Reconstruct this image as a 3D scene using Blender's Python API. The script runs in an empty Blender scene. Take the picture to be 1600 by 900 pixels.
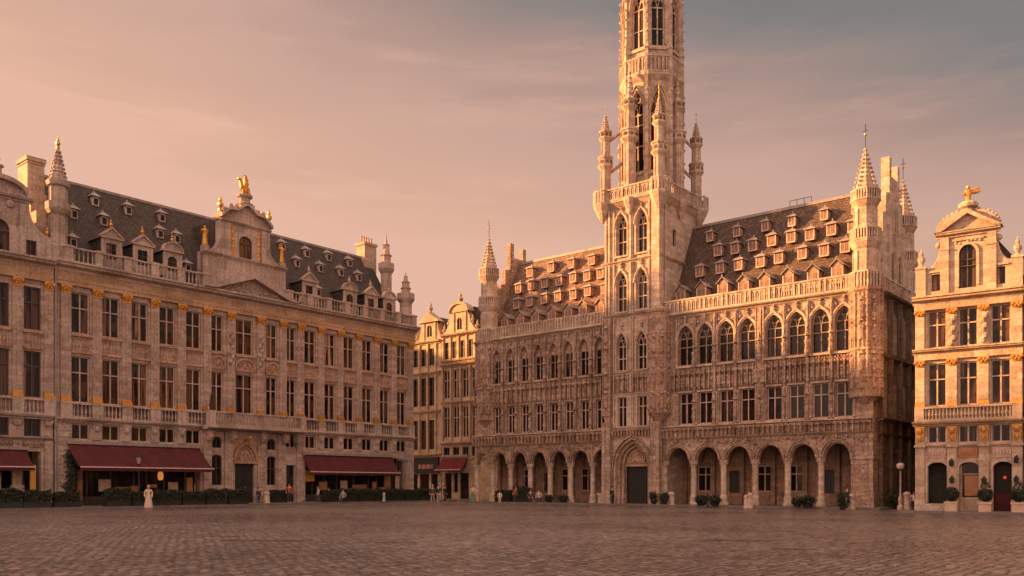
import bpy, math, random
from mathutils import Matrix, Vector
rnd = random.Random(7)
R = math.radians
scene = bpy.context.scene
col = scene.collection

# ---------------------------------------------------------------- camera
EYE = 1.7
cam_data = bpy.data.cameras.new('camera')
cam = bpy.data.objects.new('camera', cam_data)
col.objects.link(cam)
cam.location = (0, 0, EYE)
cam.rotation_euler = (R(90), 0, 0)
cam_data.sensor_width = 36
cam_data.lens = 36 * 1377 / 1600
cam_data.shift_y = (758 - 450) / 1600
cam_data.clip_end = 4000
scene.camera = cam

def spot(px, Y):
    """ground point at distance Y in the direction of a picture column"""
    return ((px - 800) / 1377 * Y, Y)

# ---------------------------------------------------------------- materials
def new_mat(name):
    m = bpy.data.materials.new(name)
    m.use_nodes = True
    nt = m.node_tree
    return m, nt, nt.nodes['Principled BSDF']

def N(nt, typ, **kw):
    n = nt.nodes.new(typ)
    for k, v in kw.items():
        if k in n.inputs:
            n.inputs[k].default_value = v
        else:
            setattr(n, k, v)
    return n

def ramp(nt, fac, stops):
    r = nt.nodes.new('ShaderNodeValToRGB')
    el = r.color_ramp.elements
    while len(el) < len(stops):
        el.new(0.5)
    for e, (p, c) in zip(el, stops):
        e.position = p
        e.color = (c[0], c[1], c[2], 1) if not isinstance(c, (int, float)) else (c, c, c, 1)
    nt.links.new(fac, r.inputs[0])
    return r.outputs[0]

def mix(nt, fac, a, b, blend='MIX'):
    n = nt.nodes.new('ShaderNodeMix')
    n.data_type = 'RGBA'
    n.blend_type = blend
    for sock, val in ((n.inputs[0], fac), (n.inputs[6], a), (n.inputs[7], b)):
        if hasattr(val, 'links'):
            nt.links.new(val, sock)
        elif isinstance(val, (int, float)):
            sock.default_value = val if sock.type == 'VALUE' else (val, val, val, 1)
        else:
            sock.default_value = (val[0], val[1], val[2], 1)
    return n.outputs[2]

def math_n(nt, op, a, b=0.0, c=None):
    n = nt.nodes.new('ShaderNodeMath')
    n.operation = op
    vals = [a, b] + ([c] if c is not None else [])
    for i, val in enumerate(vals):
        if hasattr(val, 'links'):
            nt.links.new(val, n.inputs[i])
        else:
            n.inputs[i].default_value = val
    return n.outputs[0]

def noise(nt, vec, scale, detail=4, rough=0.6):
    n = nt.nodes.new('ShaderNodeTexNoise')
    n.inputs['Scale'].default_value = scale
    n.inputs['Detail'].default_value = detail
    n.inputs['Roughness'].default_value = rough
    if vec is not None:
        nt.links.new(vec, n.inputs['Vector'])
    return n.outputs[0]

def mapped(nt, vec, scale=(1, 1, 1), rot=(0, 0, 0), loc=(0, 0, 0)):
    n = nt.nodes.new('ShaderNodeMapping')
    n.inputs['Scale'].default_value = scale
    n.inputs['Rotation'].default_value = rot
    n.inputs['Location'].default_value = loc
    nt.links.new(vec, n.inputs['Vector'])
    return n.outputs[0]

def wall_uv(nt, coord):
    """(x + y, z) so that courses run level round every side of a block"""
    s = nt.nodes.new('ShaderNodeSeparateXYZ')
    nt.links.new(coord, s.inputs[0])
    c = nt.nodes.new('ShaderNodeCombineXYZ')
    nt.links.new(math_n(nt, 'ADD', s.outputs[0], s.outputs[1]), c.inputs[0])
    nt.links.new(s.outputs[2], c.inputs[1])
    return c.outputs[0]

def stone(name, base, dark, light, course=0.42, joint=0.5, soot=0.5, grain=0.5, bump=0.4, rough=0.85):
    m, nt, b = new_mat(name)
    geo = nt.nodes.new('ShaderNodeNewGeometry')
    tc = nt.nodes.new('ShaderNodeTexCoord')
    pos = geo.outputs['Position']
    n1 = noise(nt, mapped(nt, pos, (1, 1, .55)), 0.55, 6, .65)
    n2 = noise(nt, mapped(nt, pos, (3.6, 3.6, .16)), 1.0, 5, .65)
    n3 = noise(nt, pos, 5.5, 4, .75)
    c = ramp(nt, n1, [(.22, dark), (.5, base), (.80, light)])
    streak = ramp(nt, n2, [(.50, 0), (.68, 1)])
    c = mix(nt, math_n(nt, 'MULTIPLY', streak, soot), c, tuple(x * .38 for x in base))
    g = ramp(nt, n3, [(.33, 1 - grain * .75), (.5, 1.0), (.68, 1 + grain * .45)])
    c = mix(nt, 1.0, c, g, 'MULTIPLY')
    br = nt.nodes.new('ShaderNodeTexBrick')
    nt.links.new(wall_uv(nt, tc.outputs['Object']), br.inputs['Vector'])
    br.inputs['Scale'].default_value = 1.0
    br.inputs['Brick Width'].default_value = course * 2.1
    br.inputs['Row Height'].default_value = course
    br.inputs['Mortar Size'].default_value = 0.018
    br.inputs['Mortar Smooth'].default_value = 0.4
    br.inputs['Color1'].default_value = (1, 1, 1, 1)
    br.inputs['Color2'].default_value = (.68, .66, .64, 1)
    br.inputs['Mortar'].default_value = (1 - joint, 1 - joint, 1 - joint, 1)
    c = mix(nt, 1.0, c, br.outputs['Color'], 'MULTIPLY')
    nt.links.new(c, b.inputs['Base Color'])
    b.inputs['Roughness'].default_value = rough
    b.inputs['Specular IOR Level'].default_value = 0.25
    h = math_n(nt, 'ADD', math_n(nt, 'MULTIPLY', n3, .6), math_n(nt, 'MULTIPLY', br.outputs['Fac'], -.5))
    bp = nt.nodes.new('ShaderNodeBump')
    bp.inputs['Strength'].default_value = bump
    bp.inputs['Distance'].default_value = 0.12
    nt.links.new(h, bp.inputs['Height'])
    nt.links.new(bp.outputs[0], b.inputs['Normal'])
    return m

def slate(name, c1, c2, moss):
    m, nt, b = new_mat(name)
    tc = nt.nodes.new('ShaderNodeTexCoord')
    geo = nt.nodes.new('ShaderNodeNewGeometry')
    s = nt.nodes.new('ShaderNodeSeparateXYZ')
    nt.links.new(tc.outputs['Object'], s.inputs[0])
    cb = nt.nodes.new('ShaderNodeCombineXYZ')
    nt.links.new(s.outputs[0], cb.inputs[0])
    nt.links.new(s.outputs[2], cb.inputs[1])
    br = nt.nodes.new('ShaderNodeTexBrick')
    nt.links.new(cb.outputs[0], br.inputs['Vector'])
    br.inputs['Scale'].default_value = 1
    br.inputs['Brick Width'].default_value = .34
    br.inputs['Row Height'].default_value = .24
    br.inputs['Mortar Size'].default_value = .02
    br.inputs['Color1'].default_value = (*c1, 1)
    br.inputs['Color2'].default_value = (*c2, 1)
    br.inputs['Mortar'].default_value = (c1[0] * .35, c1[1] * .35, c1[2] * .35, 1)
    n1 = noise(nt, geo.outputs['Position'], .35, 6, .7)
    n2 = noise(nt, geo.outputs['Position'], 4.0, 4, .8)
    c = mix(nt, ramp(nt, n1, [(.45, 0), (.7, .75)]), br.outputs['Color'], moss)
    c = mix(nt, 1.0, c, ramp(nt, n2, [(.3, .5), (.55, 1.05), (.72, 1.6)]), 'MULTIPLY')
    nt.links.new(c, b.inputs['Base Color'])
    b.inputs['Roughness'].default_value = .72
    b.inputs['Specular IOR Level'].default_value = .3
    bp = nt.nodes.new('ShaderNodeBump')
    bp.inputs['Strength'].default_value = .5
    bp.inputs['Distance'].default_value = .05
    nt.links.new(math_n(nt, 'ADD', n2, br.outputs['Fac']), bp.inputs['Height'])
    nt.links.new(bp.outputs[0], b.inputs['Normal'])
    return m

def plain(name, c, rough=.6, metal=0.0, var=.25, scale=3.0, spec=.4):
    m, nt, b = new_mat(name)
    geo = nt.nodes.new('ShaderNodeNewGeometry')
    n1 = noise(nt, geo.outputs['Position'], scale, 4, .7)
    cc = mix(nt, 1.0, c, ramp(nt, n1, [(.3, 1 - var), (.5, 1), (.7, 1 + var)]), 'MULTIPLY')
    nt.links.new(cc, b.inputs['Base Color'])
    b.inputs['Roughness'].default_value = rough
    b.inputs['Metallic'].default_value = metal
    b.inputs['Specular IOR Level'].default_value = spec
    return m

def glass(name, dark, curtain, amount, rough=.08):
    """window glass: dark room behind, in some windows a pale curtain hung in panels"""
    m, nt, b = new_mat(name)
    oi = nt.nodes.new('ShaderNodeObjectInfo')
    tc = nt.nodes.new('ShaderNodeTexCoord')
    off = math_n(nt, 'MULTIPLY', oi.outputs['Random'], 57.0)
    s = nt.nodes.new('ShaderNodeSeparateXYZ')
    nt.links.new(tc.outputs['Object'], s.inputs[0])
    cb = nt.nodes.new('ShaderNodeCombineXYZ')
    nt.links.new(math_n(nt, 'ADD', s.outputs[0], off), cb.inputs[0])
    nt.links.new(math_n(nt, 'MULTIPLY', s.outputs[2], .35), cb.inputs[1])
    nt.links.new(off, cb.inputs[2])
    n = noise(nt, mapped(nt, cb.outputs[0], (1, .12, 1)), 2.3, 2, .5)
    folds = noise(nt, mapped(nt, cb.outputs[0], (16, .3, 1)), 1.0, 2, .5)
    cur = mix(nt, 1.0, curtain, ramp(nt, folds, [(.3, .35), (.7, 1.25)]), 'MULTIPLY')
    cur = mix(nt, 1.0, cur, ramp(nt, oi.outputs['Random'], [(.55, .7), (.72, 2.1), (.8, .6), (.93, 2.9)]), 'MULTIPLY')
    c = mix(nt, ramp(nt, n, [(amount, .9), (amount + .05, 0)]), dark, cur)
    up = noise(nt, mapped(nt, cb.outputs[0], (.7, 1.6, 1), (0, 0, 0), (3, 9, 1)), 1.3, 2, .5)
    c = mix(nt, ramp(nt, up, [(.52, 0), (.60, .55)]), c, tuple(x * .5 for x in curtain))
    nt.links.new(c, b.inputs['Base Color'])
    b.inputs['Roughness'].default_value = rough
    b.inputs['Specular IOR Level'].default_value = .16
    w = noise(nt, cb.outputs[0], 2.5, 2, .5)
    bp = nt.nodes.new('ShaderNodeBump')
    bp.inputs['Strength'].default_value = .06
    bp.inputs['Distance'].default_value = .1
    nt.links.new(w, bp.inputs['Height'])
    nt.links.new(bp.outputs[0], b.inputs['Normal'])
    return m

def emit(name, c, strength):
    m, nt, b = new_mat(name)
    b.inputs['Base Color'].default_value = (*c, 1)
    b.inputs['Emission Color'].default_value = (*c, 1)
    b.inputs['Emission Strength'].default_value = strength
    return m

M = {}
M['palace'] = stone('palace_stone', (.44, .33, .275), (.33, .235, .19), (.52, .415, .35), course=.36, joint=.35, soot=.35, grain=.55)
M['palace_trim'] = stone('palace_trim_stone', (.43, .34, .29), (.28, .21, .175), (.51, .42, .365), course=.9, joint=.12, soot=.5, grain=.5)
M['panel'] = stone('panel_stone', (.42, .27, .19), (.29, .18, .12), (.49, .345, .255), course=.6, joint=.1, soot=.4, grain=.6)
M['gothic'] = stone('gothic_stone', (.40, .29, .225), (.22, .145, .11), (.51, .39, .315), course=.32, joint=.4, soot=.75, grain=.7, bump=.6)
M['carved'] = stone('carved_stone', (.40, .28, .21), (.18, .115, .085), (.52, .39, .31), course=.5, joint=.12, soot=.75, grain=.9, bump=.8)
M['tower'] = stone('tower_stone', (.51, .395, .31), (.36, .27, .205), (.57, .465, .385), course=.34, joint=.3, soot=.3, grain=.5, bump=.45)
M['house'] = stone('house_stone', (.46, .35, .26), (.34, .25, .18), (.52, .42, .33), course=.4, joint=.22, soot=.25, grain=.45)
M['ochre'] = stone('ochre_stone', (.47, .345, .235), (.33, .23, .15), (.54, .42, .30), course=.5, joint=.15, soot=.35, grain=.5)
M['frieze'] = stone('frieze_stone', (.44, .29, .18), (.32, .20, .12), (.50, .36, .25), course=.7, joint=.08, soot=.3, grain=.5)
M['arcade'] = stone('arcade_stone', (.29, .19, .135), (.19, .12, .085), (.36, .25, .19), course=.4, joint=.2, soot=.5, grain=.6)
M['shaded'] = stone('shaded_stone', (.20, .14, .105), (.10, .066, .05), (.29, .21, .165), course=.5, joint=.15, soot=.6, grain=.8, bump=.7)  # lane shade put into the colour, over the usual soot streaks
M['dormer_wood'] = plain('weathered_dormer_boards', (.27, .175, .125), .8, 0, .45, 3)
M['dormer_shutter'] = plain('dormer_shutters', (.19, .115, .08), .8, 0, .45, 3)
M['slate'] = slate('slate_roof', (.042, .032, .028), (.07, .053, .046), (.06, .042, .034))
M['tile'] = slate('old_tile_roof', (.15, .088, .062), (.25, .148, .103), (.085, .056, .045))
M['slate_shadow'] = slate('shadowed_slate_roof', (.07, .046, .036), (.13, .085, .061), (.05, .036, .03))  # darker than the left wing's tiles: tower shadow put into the colour
M['lead'] = plain('lead_sheet', (.22, .185, .17), .5, 0, .35)
M['gold'] = plain('gilding', (.52, .265, .06), .45, .75, .35, 6)
M['old_gold'] = plain('dull_gilding', (.40, .20, .06), .5, .2, .4, 6)
M['glass'] = glass('window_glass', (.010, .008, .007), (.16, .085, .05), .44)
M['glass_dark'] = glass('window_glass_dark', (.010, .008, .008), (.06, .036, .025), .40)
M['wood'] = plain('window_wood', (.055, .04, .033), .5, 0, .3)
M['mullion'] = plain('mullion_stone', (.40, .29, .24), .8, 0, .3)
M['door'] = plain('door_wood', (.014, .013, .012), .5, 0, .3)
M['dark'] = plain('dark_interior', (.02, .016, .014), .9, 0, .3)
M['iron'] = plain('black_iron', (.02, .02, .02), .5, .3, .2)
M['awning'] = plain('burgundy_canvas', (.062, .009, .012), .9, 0, .35, 1.2)
M['awning_red'] = plain('red_canvas', (.10, .008, .01), .9, 0, .2, 2)
M['bar'] = plain('pale_awning_bar', (.5, .36, .33), .5, 0, .15)
M['lit'] = emit('lit_shop_lamp', (.8, .30, .07), .14)
M['lit_white'] = emit('lit_white_lamp', (1.0, .66, .38), .22)
M['lit_red'] = emit('lit_red_lamp', (.7, .07, .03), .1)
M['yellow'] = plain('yellow_panel', (.55, .27, .05), .6, 0, .15)
M['board'] = plain('brown_board', (.30, .14, .07), .7, 0, .2)
M['cream'] = plain('cream_panel', (.42, .30, .23), .8, 0, .25)
M['terracotta'] = plain('terracotta', (.35, .16, .09), .8, 0, .2)

# ---------------------------------------------------------------- mesh builder
class MB:
    def __init__(s):
        s.v = []; s.f = []; s.m = []; s.M = None; s.mi = 0
    def add(s, verts, faces, mi=None):
        off = len(s.v)
        if s.M is not None:
            verts = [tuple(s.M @ Vector(p)) for p in verts]
        s.v.extend(verts)
        k = s.mi if mi is None else mi
        for f in faces:
            s.f.append([i + off for i in f]); s.m.append(k)
    def quad(s, a, b, c, d, mi=None):
        s.add([a, b, c, d], [(0, 1, 2, 3)], mi)
    def box(s, x0, x1, y0, y1, z0, z1, mi=None):
        s.add([(x0, y0, z0), (x1, y0, z0), (x1, y1, z0), (x0, y1, z0), (x0, y0, z1), (x1, y0, z1), (x1, y1, z1), (x0, y1, z1)],
              [(0, 1, 5, 4), (1, 2, 6, 5), (2, 3, 7, 6), (3, 0, 4, 7), (4, 5, 6, 7), (3, 2, 1, 0)], mi)
    def frustum(s, x0, x1, y0, y1, z0, z1, g, mi=None):
        """box whose top is wider by g on the three open sides (back stays at y1)"""
        s.add([(x0, y0, z0), (x1, y0, z0), (x1, y1, z0), (x0, y1, z0), (x0 - g, y0 - g, z1), (x1 + g, y0 - g, z1), (x1 + g, y1, z1), (x0 - g, y1, z1)],
              [(0, 1, 5, 4), (1, 2, 6, 5), (2, 3, 7, 6), (3, 0, 4, 7), (4, 5, 6, 7), (3, 2, 1, 0)], mi)
    def prism(s, pts, y0, y1, mi=None):
        """outline in x,z (counter-clockwise seen from the front, y0 in front) run back to y1"""
        n = len(pts)
        vs = [(x, y0, z) for x, z in pts] + [(x, y1, z) for x, z in pts]
        fs = [tuple(range(n)), tuple(range(2 * n - 1, n - 1, -1))]
        for i in range(n):
            j = (i + 1) % n
            fs.append((j, i, i + n, j + n))
        s.add(vs, fs, mi)
    def mold(s, x0, x1, prof, mi=None):
        """profile in y,z run along x"""
        n = len(prof)
        vs = [(x0, y, z) for y, z in prof] + [(x1, y, z) for y, z in prof]
        fs = [tuple(range(n)), tuple(range(2 * n - 1, n - 1, -1))]
        for i in range(n):
            j = (i + 1) % n
            fs.append((i, j, j + n, i + n))
        s.add(vs, fs, mi)
    def lathe(s, cx, cy, prof, n=8, rot=None, mi=None, sx=1, sy=1):
        if rot is None: rot = math.pi / n
        vs = []; fs = []
        for r, z in prof:
            for k in range(n):
                a = rot + 2 * math.pi * k / n
                vs.append((cx + r * sx * math.cos(a), cy + r * sy * math.sin(a), z))
        for i in range(len(prof) - 1):
            for k in range(n):
                j = (k + 1) % n
                fs.append((i * n + k, i * n + j, (i + 1) * n + j, (i + 1) * n + k))
        fs.append(tuple(range(n - 1, -1, -1)))
        fs.append(tuple((len(prof) - 1) * n + k for k in range(n)))
        s.add(vs, fs, mi)
    def ball(s, c, r, n=8, m=5, mi=None):
        rx, ry, rz = r if isinstance(r, tuple) else (r, r, r)
        vs = [(c[0], c[1], c[2] - rz)]; fs = []
        for i in range(1, m):
            t = math.pi * i / m
            for k in range(n):
                a = 2 * math.pi * k / n
                vs.append((c[0] + rx * math.sin(t) * math.cos(a), c[1] + ry * math.sin(t) * math.sin(a), c[2] - rz * math.cos(t)))
        vs.append((c[0], c[1], c[2] + rz))
        for k in range(n):
            j = (k + 1) % n
            fs.append((0, 1 + j, 1 + k))
            for i in range(m - 2):
                a = 1 + i * n
                fs.append((a + k, a + j, a + n + j, a + n + k))
            a = 1 + (m - 2) * n
            fs.append((a + k, a + j, len(vs) - 1))
        s.add(vs, fs, mi)
    def tube(s, p0, p1, r0, r1=None, n=6, mi=None):
        r1 = r0 if r1 is None else r1
        p0 = Vector(p0); p1 = Vector(p1); d = (p1 - p0).normalized()
        a = d.orthogonal().normalized(); b = d.cross(a)
        vs = []
        for p, r in ((p0, r0), (p1, r1)):
            for k in range(n):
                t = 2 * math.pi * k / n
                vs.append(tuple(p + a * r * math.cos(t) + b * r * math.sin(t)))
        fs = [(k, (k + 1) % n, n + (k + 1) % n, n + k) for k in range(n)]
        fs += [tuple(range(n - 1, -1, -1)), tuple(range(n, 2 * n))]
        s.add(vs, fs, mi)
    def mesh(s, name, mats):
        me = bpy.data.meshes.new(name)
        me.from_pydata(s.v, [], s.f)
        mats = mats if isinstance(mats, (list, tuple)) else [mats]
        for m in mats: me.materials.append(M[m] if isinstance(m, str) else m)
        if len(mats) > 1:
            me.polygons.foreach_set('material_index', s.m)
        me.update()
        return me
    def build(s, name, mats, parent=None, loc=(0, 0, 0), rotz=0):
        return inst(name, s.mesh(name, mats), parent, loc, rotz)

def inst(name, me, parent=None, loc=(0, 0, 0), rotz=0):
    o = bpy.data.objects.new(name, me)
    col.objects.link(o)
    o.location = loc
    o.rotation_euler = (0, 0, rotz)
    if parent is not None: o.parent = parent
    return o

def tag(o, label, cat, group=None):
    o['label'] = label; o['category'] = cat
    if group: o['group'] = group
    return o

def thing(name, label, cat, loc=(0, 0, 0), rotz=0, group=None):
    o = bpy.data.objects.new(name, None)
    col.objects.link(o)
    o.location = loc; o.rotation_euler = (0, 0, rotz)
    o.empty_display_size = .3
    return tag(o, label, cat, group)

def dup_tree(o, parent=None):
    c = o.copy(); col.objects.link(c)
    if parent is not None: c.parent = parent
    for ch in list(o.children): dup_tree(ch, c)
    return c

# ---------------------------------------------------------------- architectural helpers
def arch_pts(xc, w, z0, z1, kind, n=10):
    """curve from the left springing to the right one; w = half width"""
    out = []
    h = z1 - z0
    if kind == 'p' and h > w * 1.02:
        c = (h * h - w * w) / (2 * w)
        r = c + w
        a1 = math.acos(c / r)
        for i in range(n + 1):
            a = a1 * i / n
            out.append((xc + c - r * math.cos(a), z0 + r * math.sin(a)))
        out += [(2 * xc - x, z) for x, z in reversed(out[:-1])]
    else:
        for i in range(2 * n + 1):
            a = math.pi * (1 - i / (2 * n))
            out.append((xc + w * math.cos(a), z0 + h * math.sin(a)))
    return out

def wall(mb, x0, x1, z0, z1, ops, y=0.0, depth=.4):
    """front sheet with real openings (x0,x1,z0,z1,arch,spring) and reveals going back by depth"""
    ops = [o if len(o) > 4 else (*o, None, None) for o in ops]
    xs = sorted({round(v, 4) for o in ops for v in o[:2]} | {x0, x1})
    zs = sorted({round(v, 4) for o in ops for v in o[2:4]} | {z0, z1})
    xs = [x for x in xs if x0 - 1e-6 <= x <= x1 + 1e-6]; zs = [z for z in zs if z0 - 1e-6 <= z <= z1 + 1e-6]
    for i in range(len(xs) - 1):
        cx = (xs[i] + xs[i + 1]) / 2
        run = None
        for j in range(len(zs) - 1):
            cz = (zs[j] + zs[j + 1]) / 2
            hole = any(o[0] < cx < o[1] and o[2] < cz < o[3] for o in ops)
            if hole:
                if run is not None: mb.quad((xs[i], y, run), (xs[i + 1], y, run), (xs[i + 1], y, zs[j]), (xs[i], y, zs[j])); run = None
            elif run is None: run = zs[j]
        if run is not None: mb.quad((xs[i], y, run), (xs[i + 1], y, run), (xs[i + 1], y, zs[-1]), (xs[i], y, zs[-1]))
    yb = y + depth
    for a, b, c, d, k, sp in ops:
        top = d if not k else sp
        mb.quad((a, y, c), (a, y, top), (a, yb, top), (a, yb, c))
        mb.quad((b, y, c), (b, yb, c), (b, yb, top), (b, y, top))
        if c > z0 + .01: mb.quad((a, y, c), (a, yb, c), (b, yb, c), (b, y, c))
        if not k:
            mb.quad((a, y, d), (b, y, d), (b, yb, d), (a, yb, d))
        else:
            p = arch_pts((a + b) / 2, (b - a) / 2, sp, d, k)
            for (xa, za), (xb, zb) in zip(p, p[1:]):
                mb.quad((xa, y, za), (xb, y, zb), (xb, y, d), (xa, y, d))
                mb.quad((xa, y, za), (xa, yb, za), (xb, yb, zb), (xb, y, zb))

def arch_ring(mb, xc, w, z0, z1, kind, t, y0, y1, legs=0.0, mi=None):
    """moulding of width t round the outside of an arch, from y0 (front) to y1"""
    a = arch_pts(xc, w, z0, z1, kind, 8); b = arch_pts(xc, w + t, z0, z1 + t * 1.15, kind, 8)
    if legs: a = [(a[0][0], z0 - legs)] + a + [(a[-1][0], z0 - legs)]; b = [(b[0][0], z0 - legs)] + b + [(b[-1][0], z0 - legs)]
    for i in range(len(a) - 1):
        (xa, za), (xb, zb), (xc_, zc), (xd, zd) = a[i], a[i + 1], b[i + 1], b[i]
        mb.quad((xa, y0, za), (xb, y0, zb), (xc_, y0, zc), (xd, y0, zd), mi)
        mb.quad((xd, y0, zd), (xc_, y0, zc), (xc_, y1, zc), (xd, y1, zd), mi)
        mb.quad((xb, y0, zb), (xa, y0, za), (xa, y1, za), (xb, y1, zb), mi)

_win = {}
def window(parent, xc, z0, z1, w, y, frame='wood', pane='glass', arch=None, spring=None, nv=1, trans=(), bar=.09, tracery=0, one=False, name='window', solid_head=None):
    """a window: frame with mullions, and its glass as a child; repeats share meshes"""
    key = (round(z1 - z0, 2), round(w, 2), frame, pane, arch, None if spring is None else round(spring - z0, 2), nv, tuple(round(t - z0, 2) for t in trans), bar, tracery, one, solid_head)
    if key not in _win:
        h = z1 - z0; hw = w / 2; sp = h if not arch else spring - z0
        f = MB(); g = MB()
        fy0, fy1 = -.05, .06
        f.box(-hw, -hw + bar, fy0, fy1, 0, sp); f.box(hw - bar, hw, fy0, fy1, 0, sp); f.box(-hw + bar, hw - bar, fy0, fy1, 0, bar)
        if not arch: f.box(-hw + bar, hw - bar, fy0, fy1, h - bar, h)
        else: arch_ring(f, 0, hw - bar, sp, h - bar, arch, bar, fy0, fy1)
        for k in range(nv):
            x = -hw + w * (k + 1) / (nv + 1)
            f.box(x - bar * .55, x + bar * .55, fy0 - .01, fy1 - .01, bar, (h - bar if not tracery else sp) if not arch else (sp + (h - sp) * (.0 if tracery else .8)))
        for t in trans:
            f.box(-hw + bar, hw - bar, fy0 - .02, fy1 - .02, t - z0 - bar * .5, t - z0 + bar * .5)
        if tracery:
            f.box(-hw + bar, hw - bar, fy0 - .02, fy1, sp - bar * .6, sp + bar * .6)
            for sgn in (-1, 1):
                arch_ring(f, sgn * hw * .48, hw * .36, sp + bar * .6, sp + (h - sp) * .52, 'p', bar * .6, fy0, fy1)
            c = (0, sp + (h - sp) * .62); r = hw * .30
            for k in range(10):
                a = 2 * math.pi * k / 10; b2 = 2 * math.pi * (k + 1) / 10
                P = lambda q, t: (c[0] + q * math.cos(t), fy0, c[1] + q * math.sin(t))
                f.quad(P(r, a), P(r + bar * .7, a), P(r + bar * .7, b2), P(r, b2))
        if arch:
            pts = [(-hw, 0), (hw, 0)] + list(reversed(arch_pts(0, hw, sp, h, arch, 6)))
            if solid_head:
                hp = list(reversed(arch_pts(0, hw - bar, sp, h - bar, arch, 6)))
                f.prism([(-hw + bar, sp + .02), (hw - bar, sp + .02)] + hp[1:-1], .0, .03, 0)
        else: pts = [(-hw, 0), (hw, 0), (hw, h), (-hw, h)]
        if one:
            f.add([(x, .03, z) for x, z in pts], [tuple(range(len(pts)))], 1)
            _win[key] = (f.mesh(name, [frame, pane]), None)
        else:
            g.add([(x, .03, z) for x, z in pts], [tuple(range(len(pts)))])
            _win[key] = (f.mesh(name, frame), g.mesh('pane', pane))
    fm, gm = _win[key]
    o = inst(name, fm, parent, (xc, y, z0))
    if gm: inst('pane', gm, o)
    return o

BALU = [(.9, 0), (.9, .08), (.55, .14), (1.0, .38), (.5, .66), (.45, .82), (.85, .9), (.85, 1)]
def balustrade(mb, x0, x1, y, z0, z1, step=.3, r=.075, th=.2, rail=.12):
    mb.box(x0, x1, y - th / 2 - .04, y + th / 2 + .04, z1 - rail, z1)
    mb.box(x0, x1, y - th / 2, y + th / 2, z0, z0 + rail)
    n = max(1, round((x1 - x0) / step))
    h = z1 - z0 - 2 * rail
    for i in range(n):
        x = x0 + (x1 - x0) * (i + .5) / n
        mb.lathe(x, y, [(r * a, z0 + rail + h * b) for a, b in BALU], 6)

def tracery_rail(mb, x0, x1, y, z0, z1, step=.55, th=.16):
    """gothic parapet: rail, base, thin posts with small pointed heads"""
    mb.box(x0, x1, y - th / 2 - .05, y + th / 2 + .05, z1 - .12, z1)
    mb.box(x0, x1, y - th / 2 - .03, y + th / 2 + .03, z0, z0 + .14)
    n = max(1, round((x1 - x0) / step))
    w = (x1 - x0) / n
    for i in range(n + 1):
        x = x0 + w * i
        q = .075 if i % 4 == 0 else .055
        mb.box(x - q, x + q, y - th / 2 - (.04 if i % 4 == 0 else 0), y + th / 2, z0 + .14, z1 - .12)
    zs = z1 - .12 - w * .55
    for i in range(n):
        xc = x0 + w * (i + .5)
        arch_ring(mb, xc, w * .27, zs - .05, zs + w * .32, 'p', .07, y - th / 2 + .01, y + th / 2 - .02)
        mb.box(xc - .028, xc + .028, y - .05, y + .05, z0 + .14, zs)

def figure(mb, x, y, z, h, n=6):
    mb.lathe(x, y, [(r * h, z + t * h) for r, t in [(.15, 0), (.17, .05), (.13, .38), (.12, .55), (.18, .76), (.14, .84), (.05, .86)]], n, sy=.8)
    mb.ball((x, y, z + .93 * h), (.065 * h, .07 * h, .085 * h), 6, 4)

def finial(mb, x, y, z, h, n=6):
    mb.lathe(x, y, [(r * h, z + t * h) for r, t in [(.16, 0), (.16, .08), (.07, .15), (.19, .35), (.2, .48), (.07, .6), (.11, .68), (.1, .76), (.03, .85), (.05, .9), (.0, 1)]], n)

def carved_band(mb, x0, x1, z0, z1, y, step=.5, fig=True, seed=1):
    """row of shallow niches: ribs, canopies, consoles and small standing figures"""
    r = random.Random(seed)
    n = max(1, round((x1 - x0) / step)); w = (x1 - x0) / n; h = z1 - z0
    for i in range(n + 1):
        x = x0 + w * i
        mb.box(x - .045, x + .045, y - .27, y + .02, z0, z1 - r.random() * .1)
        mb.box(x - .07, x + .07, y - .32, y + .01, z0 + h * .70, z0 + h * .76)
    for i in range(n):
        x = x0 + w * (i + .5)
        arch_ring(mb, x, w * .3, z1 - h * .26, z1 - h * .1, 'p', .05, y - .24, y + .01)
        mb.lathe(x, y - .1, [(.02, z1 - h * .36), (w * .3, z1 - h * .28), (w * .3, z1 - h * .22), (.03, z1 - .02)], 6)
        mb.lathe(x, y - .07, [(.03, z0), (w * .24, z0 + h * .1), (w * .26, z0 + h * .14)], 6)
        if fig and r.random() < .85:
            figure(mb, x + r.uniform(-.02, .02), y - .12, z0 + h * .14, h * r.uniform(.44, .52), 5)
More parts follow.
